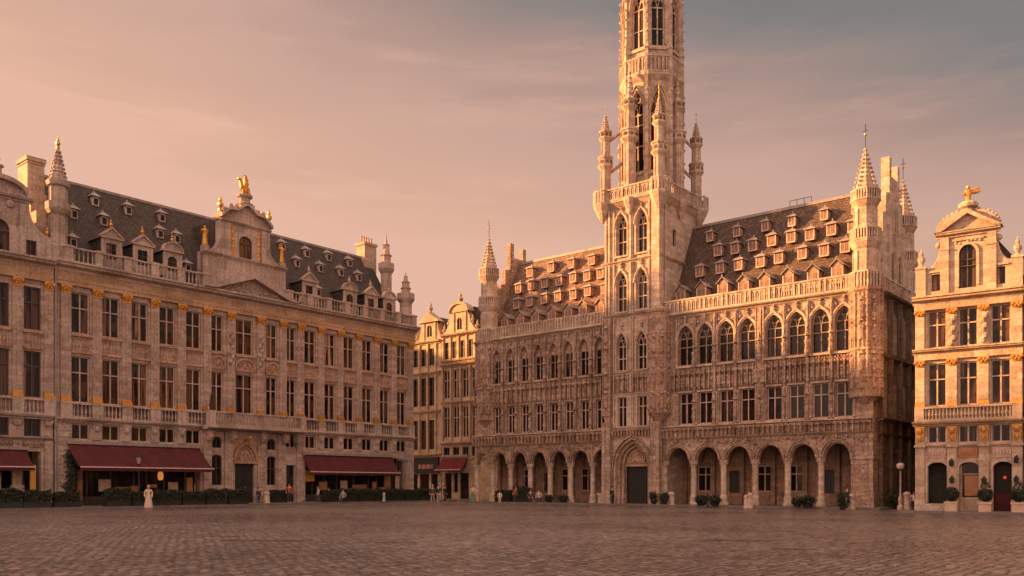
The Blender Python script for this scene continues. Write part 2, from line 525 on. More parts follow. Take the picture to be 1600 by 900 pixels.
# ================================================================ setting: sky and sun
TO_SUN_AZ = None
def build_world(sun_dir, elev):
    w = bpy.data.worlds.new('World'); scene.world = w
    w.use_nodes = True
    nt = w.node_tree
    bg = nt.nodes['Background']
    sky = nt.nodes.new('ShaderNodeTexSky')
    sky.sky_type = 'NISHITA'
    sky.sun_disc = False
    sky.sun_elevation = elev
    sky.sun_rotation = math.atan2(sun_dir[0], sun_dir[1])
    sky.altitude = 50; sky.air_density = 1.6; sky.dust_density = 4.0; sky.ozone_density = 1.0
    tc = nt.nodes.new('ShaderNodeTexCoord')
    d = tc.outputs['Generated']
    s = nt.nodes.new('ShaderNodeSeparateXYZ')
    nt.links.new(d, s.inputs[0])
    x, z = s.outputs[0], s.outputs[2]
    t = math_n(nt, 'SUBTRACT', math_n(nt, 'SUBTRACT', 1.61, math_n(nt, 'MULTIPLY', z, 2.5)), math_n(nt, 'MULTIPLY', x, .654))
    t = math_n(nt, 'MINIMUM', t, 1.06)
    cl = noise(nt, mapped(nt, d, (1.1, 1.1, 5.5), (0, R(8), 0)), 2.1, 6, .55)
    t = math_n(nt, 'ADD', t, math_n(nt, 'MULTIPLY', math_n(nt, 'SUBTRACT', cl, .5), .46))
    wisp = noise(nt, mapped(nt, d, (1.0, 1.0, 9.0), (0, R(-14), 0), (2, 1, 4)), 3.4, 7, .62)
    t = math_n(nt, 'ADD', t, math_n(nt, 'MULTIPLY', math_n(nt, 'MAXIMUM', math_n(nt, 'SUBTRACT', wisp, .53), 0.0), .55))
    g = ramp(nt, t, [(.0, (.17, .165, .165)), (.28, (.245, .232, .228)), (.48, (.48, .315, .268)), (.65, (.66, .41, .33)), (.87, (.77, .455, .335)), (1.0, (.88, .52, .385))])
    nis = mix(nt, 1.0, sky.outputs[0], (.10, .075, .065), 'MULTIPLY')
    c = mix(nt, .90, nis, g)
    # the sky is brighter round the low sun and in the glow behind the camera
    y = s.outputs[1]
    back = math_n(nt, 'MAXIMUM', math_n(nt, 'SUBTRACT', math_n(nt, 'MULTIPLY', y, -1.0), -.35), 0.0)
    sx, sy = sun_dir
    q = math_n(nt, 'MAXIMUM', math_n(nt, 'ADD', math_n(nt, 'MULTIPLY', x, sx), math_n(nt, 'MULTIPLY', y, sy)), 0.0)
    glow = math_n(nt, 'POWER', q, 4.0)
    k = math_n(nt, 'ADD', math_n(nt, 'ADD', .252, math_n(nt, 'MULTIPLY', back, GLOW_BACK)), math_n(nt, 'MULTIPLY', math_n(nt, 'MULTIPLY', glow, back), 1.0))
    k = math_n(nt, 'ADD', k, math_n(nt, 'MULTIPLY', math_n(nt, 'MAXIMUM', math_n(nt, 'SUBTRACT', z, .52), 0.0), ZENITH))
    t0 = ramp(nt, math_n(nt, 'SUBTRACT', z, .5), [(0, 0), (.3, 1)])
    c = mix(nt, t0, c, (.62, .40, .31))
    vm = nt.nodes.new('ShaderNodeVectorMath'); vm.operation = 'SCALE'
    nt.links.new(c, vm.inputs[0]); nt.links.new(k, vm.inputs['Scale'])
    nt.links.new(vm.outputs[0], bg.inputs['Color'])
    bg.inputs['Strength'].default_value = SKY
    return w

SKY = 1.0
GLOW_BACK = .40
ZENITH = 1.05
SUN_E = R(15.0)
D1 = Vector((.641, .7675, 0)); D2 = Vector((.7678, -.6407, 0))
travel = (D1 * 1.0 + D2 * 1.7).normalized()
to_sun = (-travel * math.cos(SUN_E) + Vector((0, 0, math.sin(SUN_E))))
build_world((-travel.x, -travel.y), SUN_E)
sd = bpy.data.lights.new('sun', 'SUN')
sun = bpy.data.objects.new('sun', sd); col.objects.link(sun)
sd.energy = 5.0; sd.angle = R(1.5); sd.color = (1.0, .455, .15)
sun.rotation_euler = to_sun.to_track_quat('Z', 'Y').to_euler()
sun.location = (-60, -20, 60)
scene.view_settings.view_transform = 'Standard'
scene.view_settings.look = 'None'
scene.view_settings.exposure = 1.95
scene.view_settings.gamma = 1.0
scene.view_settings.use_curve_mapping = False

# ================================================================ ground
def build_ground():
    m, nt, b = new_mat('cobbles')
    geo = nt.nodes.new('ShaderNodeNewGeometry')
    ang = math.atan2(D1.y, D1.x)
    p = mapped(nt, geo.outputs['Position'], (1, 1, 1), (0, 0, -ang))
    wob = nt.nodes.new('ShaderNodeTexNoise'); wob.inputs['Scale'].default_value = .8; wob.inputs['Detail'].default_value = 2
    nt.links.new(p, wob.inputs['Vector'])
    vm = nt.nodes.new('ShaderNodeVectorMath'); vm.operation = 'SCALE'; vm.inputs['Scale'].default_value = .35
    wb2 = nt.nodes.new('ShaderNodeTexNoise'); wb2.inputs['Scale'].default_value = 2.6; wb2.inputs['Detail'].default_value = 2; nt.links.new(p, wb2.inputs['Vector'])
    vm2 = nt.nodes.new('ShaderNodeVectorMath'); vm2.operation = 'SCALE'; vm2.inputs['Scale'].default_value = .30; nt.links.new(wb2.outputs['Color'], vm2.inputs[0])
    va2 = nt.nodes.new('ShaderNodeVectorMath'); va2.operation = 'ADD'; nt.links.new(p, va2.inputs[0]); nt.links.new(vm2.outputs[0], va2.inputs[1])
    nt.links.new(wob.outputs['Color'], vm.inputs[0])
    va = nt.nodes.new('ShaderNodeVectorMath'); va.operation = 'ADD'
    nt.links.new(va2.outputs[0], va.inputs[0]); nt.links.new(vm.outputs[0], va.inputs[1])
    br = nt.nodes.new('ShaderNodeTexBrick')
    nt.links.new(va.outputs[0], br.inputs['Vector'])
    br.inputs['Scale'].default_value = 1
    br.inputs['Brick Width'].default_value = .30
    br.inputs['Row Height'].default_value = .26
    br.inputs['Mortar Size'].default_value = .045
    br.inputs['Mortar Smooth'].default_value = .8
    br.inputs['Color1'].default_value = (.088, .069, .063, 1)
    br.inputs['Color2'].default_value = (.25, .190, .170, 1)
    br.inputs['Mortar'].default_value = (.028, .02, .017, 1)
    n1 = noise(nt, p, .09, 5, .6)
    n2 = noise(nt, p, 3.2, 5, .7)
    n3 = noise(nt, mapped(nt, p, (.12, .9, 1)), .9, 4, .6)
    c = mix(nt, 1.0, br.outputs['Color'], ramp(nt, n1, [(.3, .72), (.5, 1), (.7, 1.2)]), 'MULTIPLY')
    c = mix(nt, 1.0, c, ramp(nt, n2, [(.32, .55), (.5, 1), (.68, 1.42)]), 'MULTIPLY')
    c = mix(nt, ramp(nt, n3, [(.66, 0), (.74, .6)]), c, (.05, .035, .03))
    nt.links.new(c, b.inputs['Base Color'])
    rr = ramp(nt, math_n(nt, 'ADD', math_n(nt, 'MULTIPLY', n2, .5), math_n(nt, 'MULTIPLY', n1, .5)), [(.35, .14), (.6, .40)])
    nt.links.new(rr, b.inputs['Roughness'])
    b.inputs['Specular IOR Level'].default_value = .5
    h = math_n(nt, 'ADD', math_n(nt, 'MULTIPLY', br.outputs['Fac'], -1.0), math_n(nt, 'MULTIPLY', n2, 1.1))
    h = math_n(nt, 'ADD', h, math_n(nt, 'MULTIPLY', noise(nt, p, .7, 3, .5), 2.0))
    bp = nt.nodes.new('ShaderNodeBump')
    bp.inputs['Strength'].default_value = .9; bp.inputs['Distance'].default_value = .06
    nt.links.new(h, bp.inputs['Height']); nt.links.new(bp.outputs[0], b.inputs['Normal'])
    g = MB()
    S = 900
    g.quad((-S, -S, 0), (S, -S, 0), (S, S, 0), (-S, S, 0))
    o = g.build('ground', m); o['kind'] = 'structure'

    # damp, sunken strips where the setts stay dark
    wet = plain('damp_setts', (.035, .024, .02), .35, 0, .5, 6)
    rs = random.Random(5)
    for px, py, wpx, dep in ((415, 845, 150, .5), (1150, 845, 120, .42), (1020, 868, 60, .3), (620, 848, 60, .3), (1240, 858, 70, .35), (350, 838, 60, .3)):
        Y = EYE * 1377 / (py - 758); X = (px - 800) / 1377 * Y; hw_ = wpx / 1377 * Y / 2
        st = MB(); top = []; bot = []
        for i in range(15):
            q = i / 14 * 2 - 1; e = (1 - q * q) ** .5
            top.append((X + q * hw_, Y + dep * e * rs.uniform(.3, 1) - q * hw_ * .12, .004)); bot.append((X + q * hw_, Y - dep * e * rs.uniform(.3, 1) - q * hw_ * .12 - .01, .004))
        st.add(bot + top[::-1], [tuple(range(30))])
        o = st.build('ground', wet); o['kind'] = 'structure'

    # kerbed pavements along the facades
    m2, nt, b = new_mat('pavement_slabs')
    tc = nt.nodes.new('ShaderNodeTexCoord')
    br = nt.nodes.new('ShaderNodeTexBrick')
    nt.links.new(tc.outputs['Object'], br.inputs['Vector'])
    br.inputs['Scale'].default_value = 1
    br.inputs['Brick Width'].default_value = .8; br.inputs['Row Height'].default_value = .5; br.inputs['Mortar Size'].default_value = .02
    br.inputs['Color1'].default_value = (.10, .085, .078, 1); br.inputs['Color2'].default_value = (.15, .125, .11, 1); br.inputs['Mortar'].default_value = (.04, .03, .03, 1)
    nt.links.new(br.outputs['Color'], b.inputs['Base Color'])
    b.inputs['Roughness'].default_value = .7
    def pave(loc, rotz, x0, x1, y0, y1):
        g = MB()
        g.box(x0, x1, y0 + .3, y1, .004, .115)
        g.box(x0, x1, y0, y0 + .3, .004, .135)
        o = g.build('pavement', m2, None, loc, rotz); o['kind'] = 'structure'
    pave(L0, LR, -60, 38.5, -5.2, -.02)
    pave(T0, TR, -.5, 39.5, -2.3, 8)
    pave(H0, HR, -.4, 12.2, -2.6, -.02)
L0 = (-34.457, 66.36, 0); LR = math.atan2(.7675, .641)
T0 = (-3.677, 87.3, 0); TR = math.atan2(-.6407, .7678)
H0 = (25.5, 55.736, 0); HR = math.atan2(-.5614, .8276)
S0 = (-8.95, 112.0, -.30); S_K = 1.177
build_ground()

def frame_pt(o, rz, u, v):
    """world point u along a facade and v metres in front of it"""
    c, s = math.cos(rz), math.sin(rz)
    return (o[0] + u * c + v * s, o[1] + u * s - v * c, 0)
# ================================================================ long palace on the left
WX = [(1.25, 2.65), (3.62, 5.02), (5.99, 7.39), (8.36, 9.76), (10.73, 12.1), (13.1, 14.25), (15.5, 17.25), (18.65, 19.85), (20.78, 21.95),
      (22.9, 24.25), (25.28, 26.63), (27.65, 29.0), (30.03, 31.38), (32.4, 33.75), (34.78, 36.13)]
PX = [.77 + 2.37 * i for i in range(6)] + [14.92, 17.95, 20.4] + [22.4 + 2.375 * i for i in range(7)]

def gold_capital(mb, x, y, z0, z1, w):
    h = z1 - z0
    mb.box(x - w * .5, x + w * .5, y - .06, y + .1, z0, z0 + h * .15)
    mb.frustum(x - w * .46, x + w * .46, y - .05, y + .1, z0 + h * .15, z0 + h * .8, .08)
    mb.box(x - w * .56, x + w * .56, y - .16, y + .1, z0 + h * .84, z1)
    for sx in (-1, 1):
        mb.ball((x + sx * w * .45, y - .12, z0 + h * .66), (.13, .12, .13), 6, 4)
        mb.ball((x + sx * w * .2, y - .12, z0 + h * .35), (.09, .08, .12), 6, 4)
    mb.ball((x, y - .12, z0 + h * .6), (.1, .09, .12), 6, 4)

def pilaster(root, x, z0, z1, w=.72, y=0.0, proud=.2, base=True, mat='palace'):
    p = MB()
    p.box(x - w / 2, x + w / 2, y - proud, y + .02, z0 + (.42 if base else 0), z1 - .6)
    for k in (-1, 0, 1):                                     # shallow fluting fillets
        p.box(x + k * w * .3 - .045, x + k * w * .3 + .045, y - proud - .035, y - proud + .01, z0 + .6, z1 - .75)
    o = p.build('pilaster', mat, root)
    c = MB(); gold_capital(c, x, y - proud + .02, z1 - .6, z1, w)
    c.build('gilded_capital', 'gold', o)
    if base:
        b = MB(); b.box(x - w * .56, x + w * .56, y - proud - .08, y + .05, z0, z0 + .24); b.box(x - w * .52, x + w * .52, y - proud - .05, y + .05, z0 + .24, z0 + .42)
        b.build('gilded_base', 'gold', o)
    return o

def cornice_prof(y, z0, z1, out):
    h = z1 - z0
    return [(y + .05, z0), (y - out * .25, z0), (y - out * .3, z0 + h * .3), (y - out * .8, z0 + h * .5), (y - out * .85, z0 + h * .75), (y - out, z0 + h * .8), (y - out, z1), (y + .05, z1)]

def stone_dormer(root, x, y, z0, hz, roof_back, round_top, mat='palace_trim', gold=True):
    """dormer behind the parapet: stone front with a pediment, slated body running back into the roof"""
    w = .62
    d = MB()
    wall(d, x - w - .2, x + w + .2, z0, z0 + hz, [(x - .42, x + .42, z0 + .55, z0 + hz - .35, 'r' if round_top else None, z0 + hz - .75)], y, .2)
    d.box(x - w - .22, x - w - .02, y - .1, y + .05, z0 - .5, z0 + hz - .1); d.box(x + w + .02, x + w + .22, y - .1, y + .05, z0 - .5, z0 + hz - .1); d.box(x - w, x + w, y + .0, y + .2, z0 - .5, z0 + .002)
    d.box(x - w - .36, x + w + .36, y - .18, y + .3, z0 + hz, z0 + hz + .12)
    t = z0 + hz + .12
    if round_top:
        d.prism([(x - w - .2, t), (x + w + .2, t)] + list(reversed(arch_pts(x, w + .2, t, t + .62, 'r', 5)))[1:-1], y - .1, y + .3)
        arch_ring(d, x, w + .18, t, t + .6, 'r', .12, y - .2, y + .25)
    else:
        d.prism([(x - w - .3, t), (x + w + .3, t), (x, t + .72)], y - .06, y + .3)
        d.prism([(x - w - .42, t), (x - w - .25, t), (x, t + .66), (x + w + .25, t), (x + w + .42, t), (x, t + .86)], y - .2, y + .25)
    for s in (-1, 1):                                         # scrolls beside the front
        d.ball((x + s * (w + .38), y + .02, z0 + .3), (.2, .1, .32), 6, 4); d.ball((x + s * (w + .32), y + .02, z0 + .8), (.12, .09, .25), 6, 4)
    o = d.build('dormer', mat, root)
    b = MB()
    b.box(x - w - .14, x + w + .14, y + .21, roof_back, z0, z0 + hz - .02)
    b.prism([(x - w - .3, z0 + hz), (x + w + .3, z0 + hz), (x, t + .55)], y + .31, roof_back + .4)
    b.build('dormer_roof', 'slate', o)
    window(o, x, z0 + .55, z0 + hz - .35, .84, y + .13, arch='r' if round_top else None, spring=z0 + hz - .75 if round_top else None, bar=.06, trans=(z0 + .55 + (hz - .9) * .6,), one=True)
    f = MB(); finial(f, x, y + .1, t + (.6 if round_top else .7), .85)
    f.build('finial', 'gold' if gold else mat, o)
    return o

_hood = {}
def roof_hood(root, x, y, z, kind='slate'):
    """small ventilation dormer with a little hipped hood"""
    if kind not in _hood:
        a = MB()
        a.box(-.27, .27, 0, 1.5, 0, .78, 0)
        a.add([(-.45, -.2, .78), (.45, -.2, .78), (.45, 1.7, .78), (-.45, 1.7, .78), (0, .35, 1.25), (0, 1.7, 1.25)], [(0, 1, 4), (1, 2, 5, 4), (3, 0, 4, 5), (0, 3, 2, 1)], 1)
        a.ball((0, .35, 1.27), .09, 6, 4, 1)
        a.box(-.17, .17, -.02, .02, .12, .62, 2)
        _hood[kind] = a.mesh('roof_hood', ['palace_trim', 'lead', 'dark'])
    return inst('roof_hood', _hood[kind], root, (x, y, z))

def octa_turret(root, name, cx, cy, levels, mat):
    t = MB(); t.lathe(cx, cy, levels, 8)
    return t.build(name, mat, root)

def awning(root, x0, x1, zt, yb, zb, mat='awning', skew=0.0, val=.28):
    a = MB()
    t = .03
    nx = max(6, int((x1 - x0) / .45)); ny = 6
    vs = []; fs = []
    for j in range(ny + 1):
        v = j / ny
        for i in range(nx + 1):
            f_ = i / nx
            sag = .16 * math.sin(math.pi * v) * (.75 + .25 * math.cos(f_ * math.pi * 8)) + (.025 if i % 3 == 0 else 0)
            vs.append((x0 + (x1 - x0) * f_ + skew * v, -.16 + (yb + .16) * v, zt + (zb - zt) * v - sag))
    for j in range(ny):
        for i in range(nx):
            k = j * (nx + 1) + i
            fs.append((k, k + nx + 1, k + nx + 2, k + 1))
    a.add(vs, fs)
    for i in range(0, nx + 1, 3):
        for j in range(ny): a.tube(vs[j * (nx + 1) + i], vs[(j + 1) * (nx + 1) + i], .018, n=4)
    n = int((x1 - x0) / .3)
    for i in range(n):                                        # scalloped valance
        xa = x0 + skew + (x1 - x0) * i / n; xb = x0 + skew + (x1 - x0) * (i + 1) / n
        a.box(xa + .004, xb - .004, yb - .012, yb + .012, zb - val + (.03 if i % 2 else 0), zb - t)
    o = a.build('awning', mat, root)
    b = MB(); b.box(x0 + skew - .05, x1 + skew + .05, yb - .06, yb + .0, zb - .03, zb + .06)
    b.build('awning_bar', 'bar', o)
    c = MB(); c.box(x0 - .1, x1 + .1, -.32, -.02, zt - .02, zt + .22); c.build('awning_box', 'lead', o)
    d = MB()
    for x in (x0 + .25, (x0 + x1) / 2, x1 - .25):
        d.tube((x, -.1, zt - .7), (x + skew * .5, yb * .55, zb + .1), .03); d.tube((x + skew * .5, yb * .55, zb + .1), (x + skew, yb + .06, zb - .02), .03)
    d.build('awning_arm', 'iron', o)
    return o

def build_palace():
    root = thing('palace', 'long stone palace with gilded pilasters, central pediment and statue topped gable', 'building', L0, LR)
    ops = []
    for i, (a, b) in enumerate(WX):
        ops.append((a, b, 13.35, 16.5)); ops.append((a, b, 8.05, 11.6))
        if i not in (5, 6, 7): ops.append((a, b, 5.2, 6.42))
    for i in list(range(0, 5)) + list(range(9, 15)): ops.append((PX[i] + .5, PX[i + 1] - .5, 6.9, 7.95))
    ops += [(1.35, 12.05, 0.12, 4.6), (23.0, 35.9, 0.12, 4.5), (20.85, 21.8, .12, 3.55), (15.4, 17.4, .12, 3.6),
            (13.15, 14.15, 1.7, 4.35, 'r', 4.1), (13.2, 14.1, 4.95, 5.95, 'r', 5.45), (18.75, 19.7, 1.7, 4.35, 'r', 4.1), (18.75, 19.7, 4.95, 5.95, 'r', 5.45)]
    w = MB()
    wall(w, 0, 37.1, 0, 18.0, ops, 0, .38)
    w.box(0.0, 37.1, .5, 11, 4.7, 18.0); w.box(0, .9, .4, 11, 0, 4.69); w.box(12.3, 13.0, .4, 11, 0, 4.69); w.box(36.2, 37.1, .4, 11, 0, 4.69); w.box(12.9, 22.9, .6, 11, 0, 4.69)
    w.box(.0, .02, .01, .5, 0, 18); w.box(37.08, 37.1, .01, .5, 0, 18)
    w.build('wall', 'palace', root)
    # carved panels between the storeys
    for i, (a, b) in enumerate(WX):
        p = MB(); xc = (a + b) / 2; ww = b - a
        p.box(a - .12, b + .12, -.16, .02, 11.82, 11.98); p.box(a - .16, b + .16, -.2, .02, 13.12, 13.3)
        if i in (5, 6, 7):
            p.prism([(a, 11.99), (b, 11.99)] + list(reversed(arch_pts(xc, ww / 2, 12.2, 13.0, 'r', 6)))[1:-1], -.05, .01)
            arch_ring(p, xc, ww / 2, 12.2, 12.85, 'r', .15, -.2, .01, .2)
            for k in range(7):
                t = math.pi * (k + .5) / 7
                p.ball((xc + ww * .3 * math.cos(t), -.08, 12.25 + .45 * math.sin(t)), (.12, .08, .14), 6, 4)
            p.ball((xc, -.1, 12.35), (.2, .12, .25), 6, 4)
        else:
            p.box(a - .05, b + .05, -.06, .01, 11.99, 12.12); p.box(a - .05, b + .05, -.06, .01, 12.98, 13.11)
            n = 5
            for k in range(n):
                x = a + ww * (k + .5) / n
                p.lathe(x, -.02, [(.11 * q, 12.12 + .86 * t) for q, t in BALU], 6, sy=.9)
        p.build('carved_panel', 'panel', root)
    for x in PX: pilaster(root, x, 8.05, 16.9)
    # central bay: richer trophies on the two inner pilasters
    for x in (14.92, 17.95):
        t = MB(); 
        for k in range(7): t.ball((x + (.12 if k % 2 else -.1), -.3, 12.6 + k * .42), (.2, .12, .24), 6, 4)
        t.build('carved_trophy', 'palace_trim', root)
    for i, (a, b) in enumerate(WX):
        xc = (a + b) / 2; ww = b - a
        window(root, xc, 13.35, 16.5, ww, .22, frame='mullion', pane='glass', trans=(15.3,), bar=.085)
        window(root, xc, 8.05, 11.6, ww, .22, frame='mullion', pane='glass', trans=(10.35,), bar=.09)
        if i not in (5, 6, 7): window(root, xc, 5.2, 6.42, ww, .22, frame='mullion', pane='glass_dark', bar=.09)
    for xc in (13.65, 19.22):
        window(root, xc, 1.7, 4.35, 1.0 if xc < 15 else .95, .22, frame='wood', pane='glass_dark', arch='r', spring=4.1, trans=(3.2,), bar=.07)
        window(root, xc, 4.95, 5.95, .9 if xc < 15 else .95, .22, frame='wood', pane='glass_dark', arch='r', spring=5.45, bar=.07)
    # entablature and string courses
    e = MB()
    fz = MB(); fz.mold(-.02, 37.25, [(.03, 16.92), (-.24, 16.92), (-.24, 17.2), (-.28, 17.22), (-.28, 17.45), (-.2, 17.47), (-.2, 17.95), (.03, 17.95)]); fz.build('frieze', 'frieze', root)
    e.mold(-.1, 37.45, cornice_prof(0, 17.96, 18.66, .85))
    e.build('cornice', 'palace_trim', root)
    s = MB(); s.mold(-.05, 37.3, cornice_prof(0, 6.5, 6.82, .42)); s.build('string_course', 'palace_trim', root)
    # first floor balustrade with pedestals
    def side_rail(xa, xb, y, z0, z1, name='balustrade', step=.33):
        b = MB(); balustrade(b, xa, xb, y, z0, z1, step); b.build(name, 'palace_trim', root)
    for i, x in enumerate(PX):
        if 12 < x < 21: continue
        p = MB(); p.box(x - .42, x + .42, -.34, .02, 6.83, 8.04); p.box(x - .46, x + .46, -.38, .02, 7.9, 8.03); p.build('pedestal', 'palace_trim', root)
    for i in list(range(0, 5)) + list(range(9, 15)):
        side_rail(PX[i] + .43, PX[i + 1] - .43, -.2, 6.83, 8.0)
    # the balcony in front of the three middle bays
    b = MB()
    b.mold(12.0, 22.1, [(-.4, 6.45), (-1.0, 6.5), (-1.5, 6.62), (-1.5, 6.84), (-.4, 6.84)])
    for x in (12.35, 21.75): b.box(x - .3, x + .3, -1.45, -.9, 6.85, 8.08)
    for x in (12.62, 14.92, 17.95, 20.4, 21.8):
        b.prism([(x - .22, 5.6), (x + .22, 5.6), (x + .25, 6.46), (x - .25, 6.46)], -.75, -.02)
        b.ball((x, -.75, 5.95), (.24, .2, .32), 7, 5)
    bal = b.build('balcony', 'palace_trim', root)
    r_ = MB(); balustrade(r_, 12.66, 21.44, -1.3, 6.85, 8.03, .31); r_.M = Matrix.Translation((12.35, 0, 0)) @ Matrix.Rotation(R(90), 4, 'Z'); 
    balustrade(r_, -.88, -.3, 0, 6.85, 8.03, .31); r_.M = Matrix.Translation((21.75, 0, 0)) @ Matrix.Rotation(R(90), 4, 'Z'); balustrade(r_, -.88, -.3, 0, 6.85, 8.03, .31)
    r_.build('balustrade', 'palace_trim', bal)
    g = MB()
    for x in (12.62, 14.92, 16.4, 17.95, 20.4): g.ball((x, -.96, 5.9), (.16, .12, .2), 6, 4)
    g.build('gilded_mask', 'gold', bal)
    # ground floor: rusticated piers
    for x, ww in [(.66, 1.1), (12.62, .75), (14.72, .8), (18.05, .8), (20.25, .85), (22.4, .95), (36.5, 1.15)]:
        p = MB()
        k = 0; z = .12
        while z < 6.3:
            p.box(x - ww / 2, x + ww / 2, -.2, .02, z + .02, min(z + .5, 6.45)); p.box(x - ww / 2 + .03, x + ww / 2 - .03, -.16, .02, z - .02, z + .02); z += .52
        p.build('pier', 'palace', root)
    for x in PX:
        if x < 1 or 12 < x < 21 or x > 36: continue
        c = MB(); c.box(x - .36, x + .36, -.12, .02, 5.2, 6.3); c.frustum(x - .24, x + .24, -.18, .02, 5.9, 6.48, .12); c.ball((x, -.24, 6.05), (.16, .14, .22), 6, 4); c.build('corbel', 'palace_trim', root)
    # great door with carved tympanum
    d = MB()
    d.box(15.41, 17.39, .25, .33, .12, 3.6)
    for x in (15.5, 16.42): d.box(x + .06, x + .86, .19, .26, .4, 1.6); d.box(x + .06, x + .86, .19, .26, 1.8, 3.4)
    d.box(16.36, 16.44, .17, .26, .12, 3.6)
    dr = d.build('door', 'door', root)
    k = MB(); k.ball((16.55, .14, 1.5), .07, 6, 4); k.build('handle', 'gold', dr)
    t = MB()
    t.box(15.2, 17.6, -.22, .02, 3.62, 3.86)
    arch_ring(t, 16.4, 1.0, 3.9, 5.2, 'r', .2, -.28, .02); arch_ring(t, 16.4, .78, 3.9, 4.95, 'r', .1, -.16, .02)
    for i in range(9):
        a = math.pi * (i + .5) / 9
        t.ball((16.4 + .55 * math.cos(a), -.08, 3.95 + .65 * math.sin(a)), (.13, .1, .16), 6, 4)
    figure(t, 16.4, -.1, 3.88, .9)
    tp = t.build('tympanum', 'panel', root)
    g = MB(); g.lathe(16.4, -.3, [(.0, 5.25), (.22, 5.3), (.3, 5.55), (.15, 5.8), (0, 5.9)], 8); arch_ring(g, 16.4, 1.21, 3.9, 5.44, 'r', .06, -.25, .02); g.build('gilded_emblem', 'gold', tp)
    dd = MB(); dd.box(20.86, 21.79, .25, .32, .12, 2.5); dd.box(20.95, 21.7, .2, .26, .3, 1.2); dd.box(20.95, 21.7, .2, .26, 1.35, 2.4); dd.build('door', 'door', root)
    dd = MB(); dd.box(20.86, 21.79, .25, .3, 2.52, 3.55); dd.build('fanlight', 'glass_dark', root)
    lb = MB(); lb.box(20.5, 22.2, -.14, .02, 3.58, 3.9); lb.box(20.7, 22.0, -.08, .02, 3.95, 4.9); lb.build('door_lintel', 'palace_trim', root)
    # shop fronts under the awnings
    def shopfront(x0, x1, zt, seed):
        r = random.Random(seed)
        f = MB()
        f.box(x0, x1, 1.6, 1.75, .12, zt, 0)                 # dark back of the terrace
        f.box(x0, x1, .4, 1.6, zt, zt + .06, 0)
        f.box(x0, x1, .39, 1.7, .1, .14, 0)
        sf = f.build('shopfront', 'dark', root)
        p = MB(); x = x0 + .2
        while x < x1 - .5:
            p.box(x, x + .12, .7, .85, .13, zt); x += r.choice((1.1, 1.5, 1.9))
        p.box(x0, x1, .7, .85, zt - .9, zt - .78); p.box(x0, x1, .68, .85, .13, .8)
        p.build('shop_frame', 'wood', sf)
        g = MB(); g.box(x0, x1, .9, .93, .8, zt); g.build('pane', 'glass_dark', sf)
        return sf
    sf = shopfront(1.36, 12.04, 4.55, 3)
    for x, ww, z0, z1, mt in [(2.15, .35, .14, 2.9, 'terracotta'), (4.1, .9, 1.2, 2.1, 'cream'), (5.5, 1.1, 1.1, 1.5, 'board'), (8.05, .75, 1.5, 1.72, 'terracotta'), (9.9, .8, 1.0, 1.9, 'cream'), (11.4, .5, .14, 2.3, 'terracotta'), (6.6, .7, 1.0, 1.6, 'board')]:
        b = MB(); b.box(x - ww / 2, x + ww / 2, .55, .62, z0, z1); b.box(x - ww / 2 - .04, x + ww / 2 + .04, .62, .66, z0, z1 + .05); b.build('menu_board', mt, sf)
    b = MB(); b.lathe(8.6, .3, [(.1, 2.1), (.2, 2.2), (.24, 2.55), (.16, 2.8), (.06, 2.85)], 8); b.build('lit_lantern', 'lit', sf)
    b = MB(); b.tube((8.6, .3, 2.98), (8.6, .3, 4.6), .02); b.build('lantern_rod', 'iron', sf)
    for x, z in ((3.3, 3.3), (7.2, 2.9)):
        b = MB(); b.ball((x, .2, z), .1); b.tube((x, .2, z + .08), (x, .2, 4.6), .012); b.build('lamp_globe', 'bar', sf)
    sf = shopfront(23.0, 35.9, 4.45, 8)
    for x, ww, z0, z1, mt in [(25.6, .9, 1.2, 2.0, 'terracotta'), (28.2, .8, 1.0, 2.1, 'cream'), (30.2, 1.8, 1.1, 1.7, 'board'), (32.2, .5, 1.0, 2.0, 'terracotta'), (33.6, 1.5, 1.0, 1.4, 'cream'), (34.0, .8, 1.5, 2.9, 'board'), (35.4, .5, .14, 2.6, 'cream')]:
        b = MB(); b.box(x - ww / 2, x + ww / 2, .55, .62, z0, z1); b.box(x - ww / 2 - .04, x + ww / 2 + .04, .62, .66, z0, z1 + .05); b.build('menu_board', mt, sf)
    b = MB(); b.box(23.25, 23.75, .3, .36, 2.1, 3.1); b.box(23.95, 24.3, .3, .36, 2.1, 3.1); b.box(23.2, 24.35, .37, .4, 2.05, 3.15); b.build('yellow_sign', 'yellow', sf)
    for x in (29.2, 31.4, 34.8):
        b = MB(); b.ball((x, .0, 2.75), .09); b.tube((x, 0, 2.8), (x, 0, 4.4), .012); b.build('lamp_globe', 'bar', sf)
    awning(root, .9, 11.85, 4.86, -2.35, 3.05)
    awning(root, 22.6, 34.0, 4.62, -1.35, 2.95)
    a = MB()
    a.box(34.75, 36.3, -.4, -.05, 4.3, 4.42); a.build('awning_box', 'lead', root)
    # ivy climbing the left jamb
    iv = MB(); r = random.Random(4)
    for k in range(700):
        z = r.uniform(.2, 4.4); x = 1.1 + r.gauss(0, .22) + .1 * math.sin(z * 3); y = -.25 - abs(r.gauss(0, .14)); a = r.uniform(0, 6.28); s = r.uniform(.05, .1)
        u = Vector((math.cos(a), -.3, math.sin(a))) * s; v = Vector((-math.sin(a), r.uniform(-.5, .2), math.cos(a))) * s; p = Vector((x, y, z))
        iv.quad(tuple(p - u), tuple(p - v), tuple(p + u), tuple(p + v))
    iv.build('ivy', M['leaf'], root)
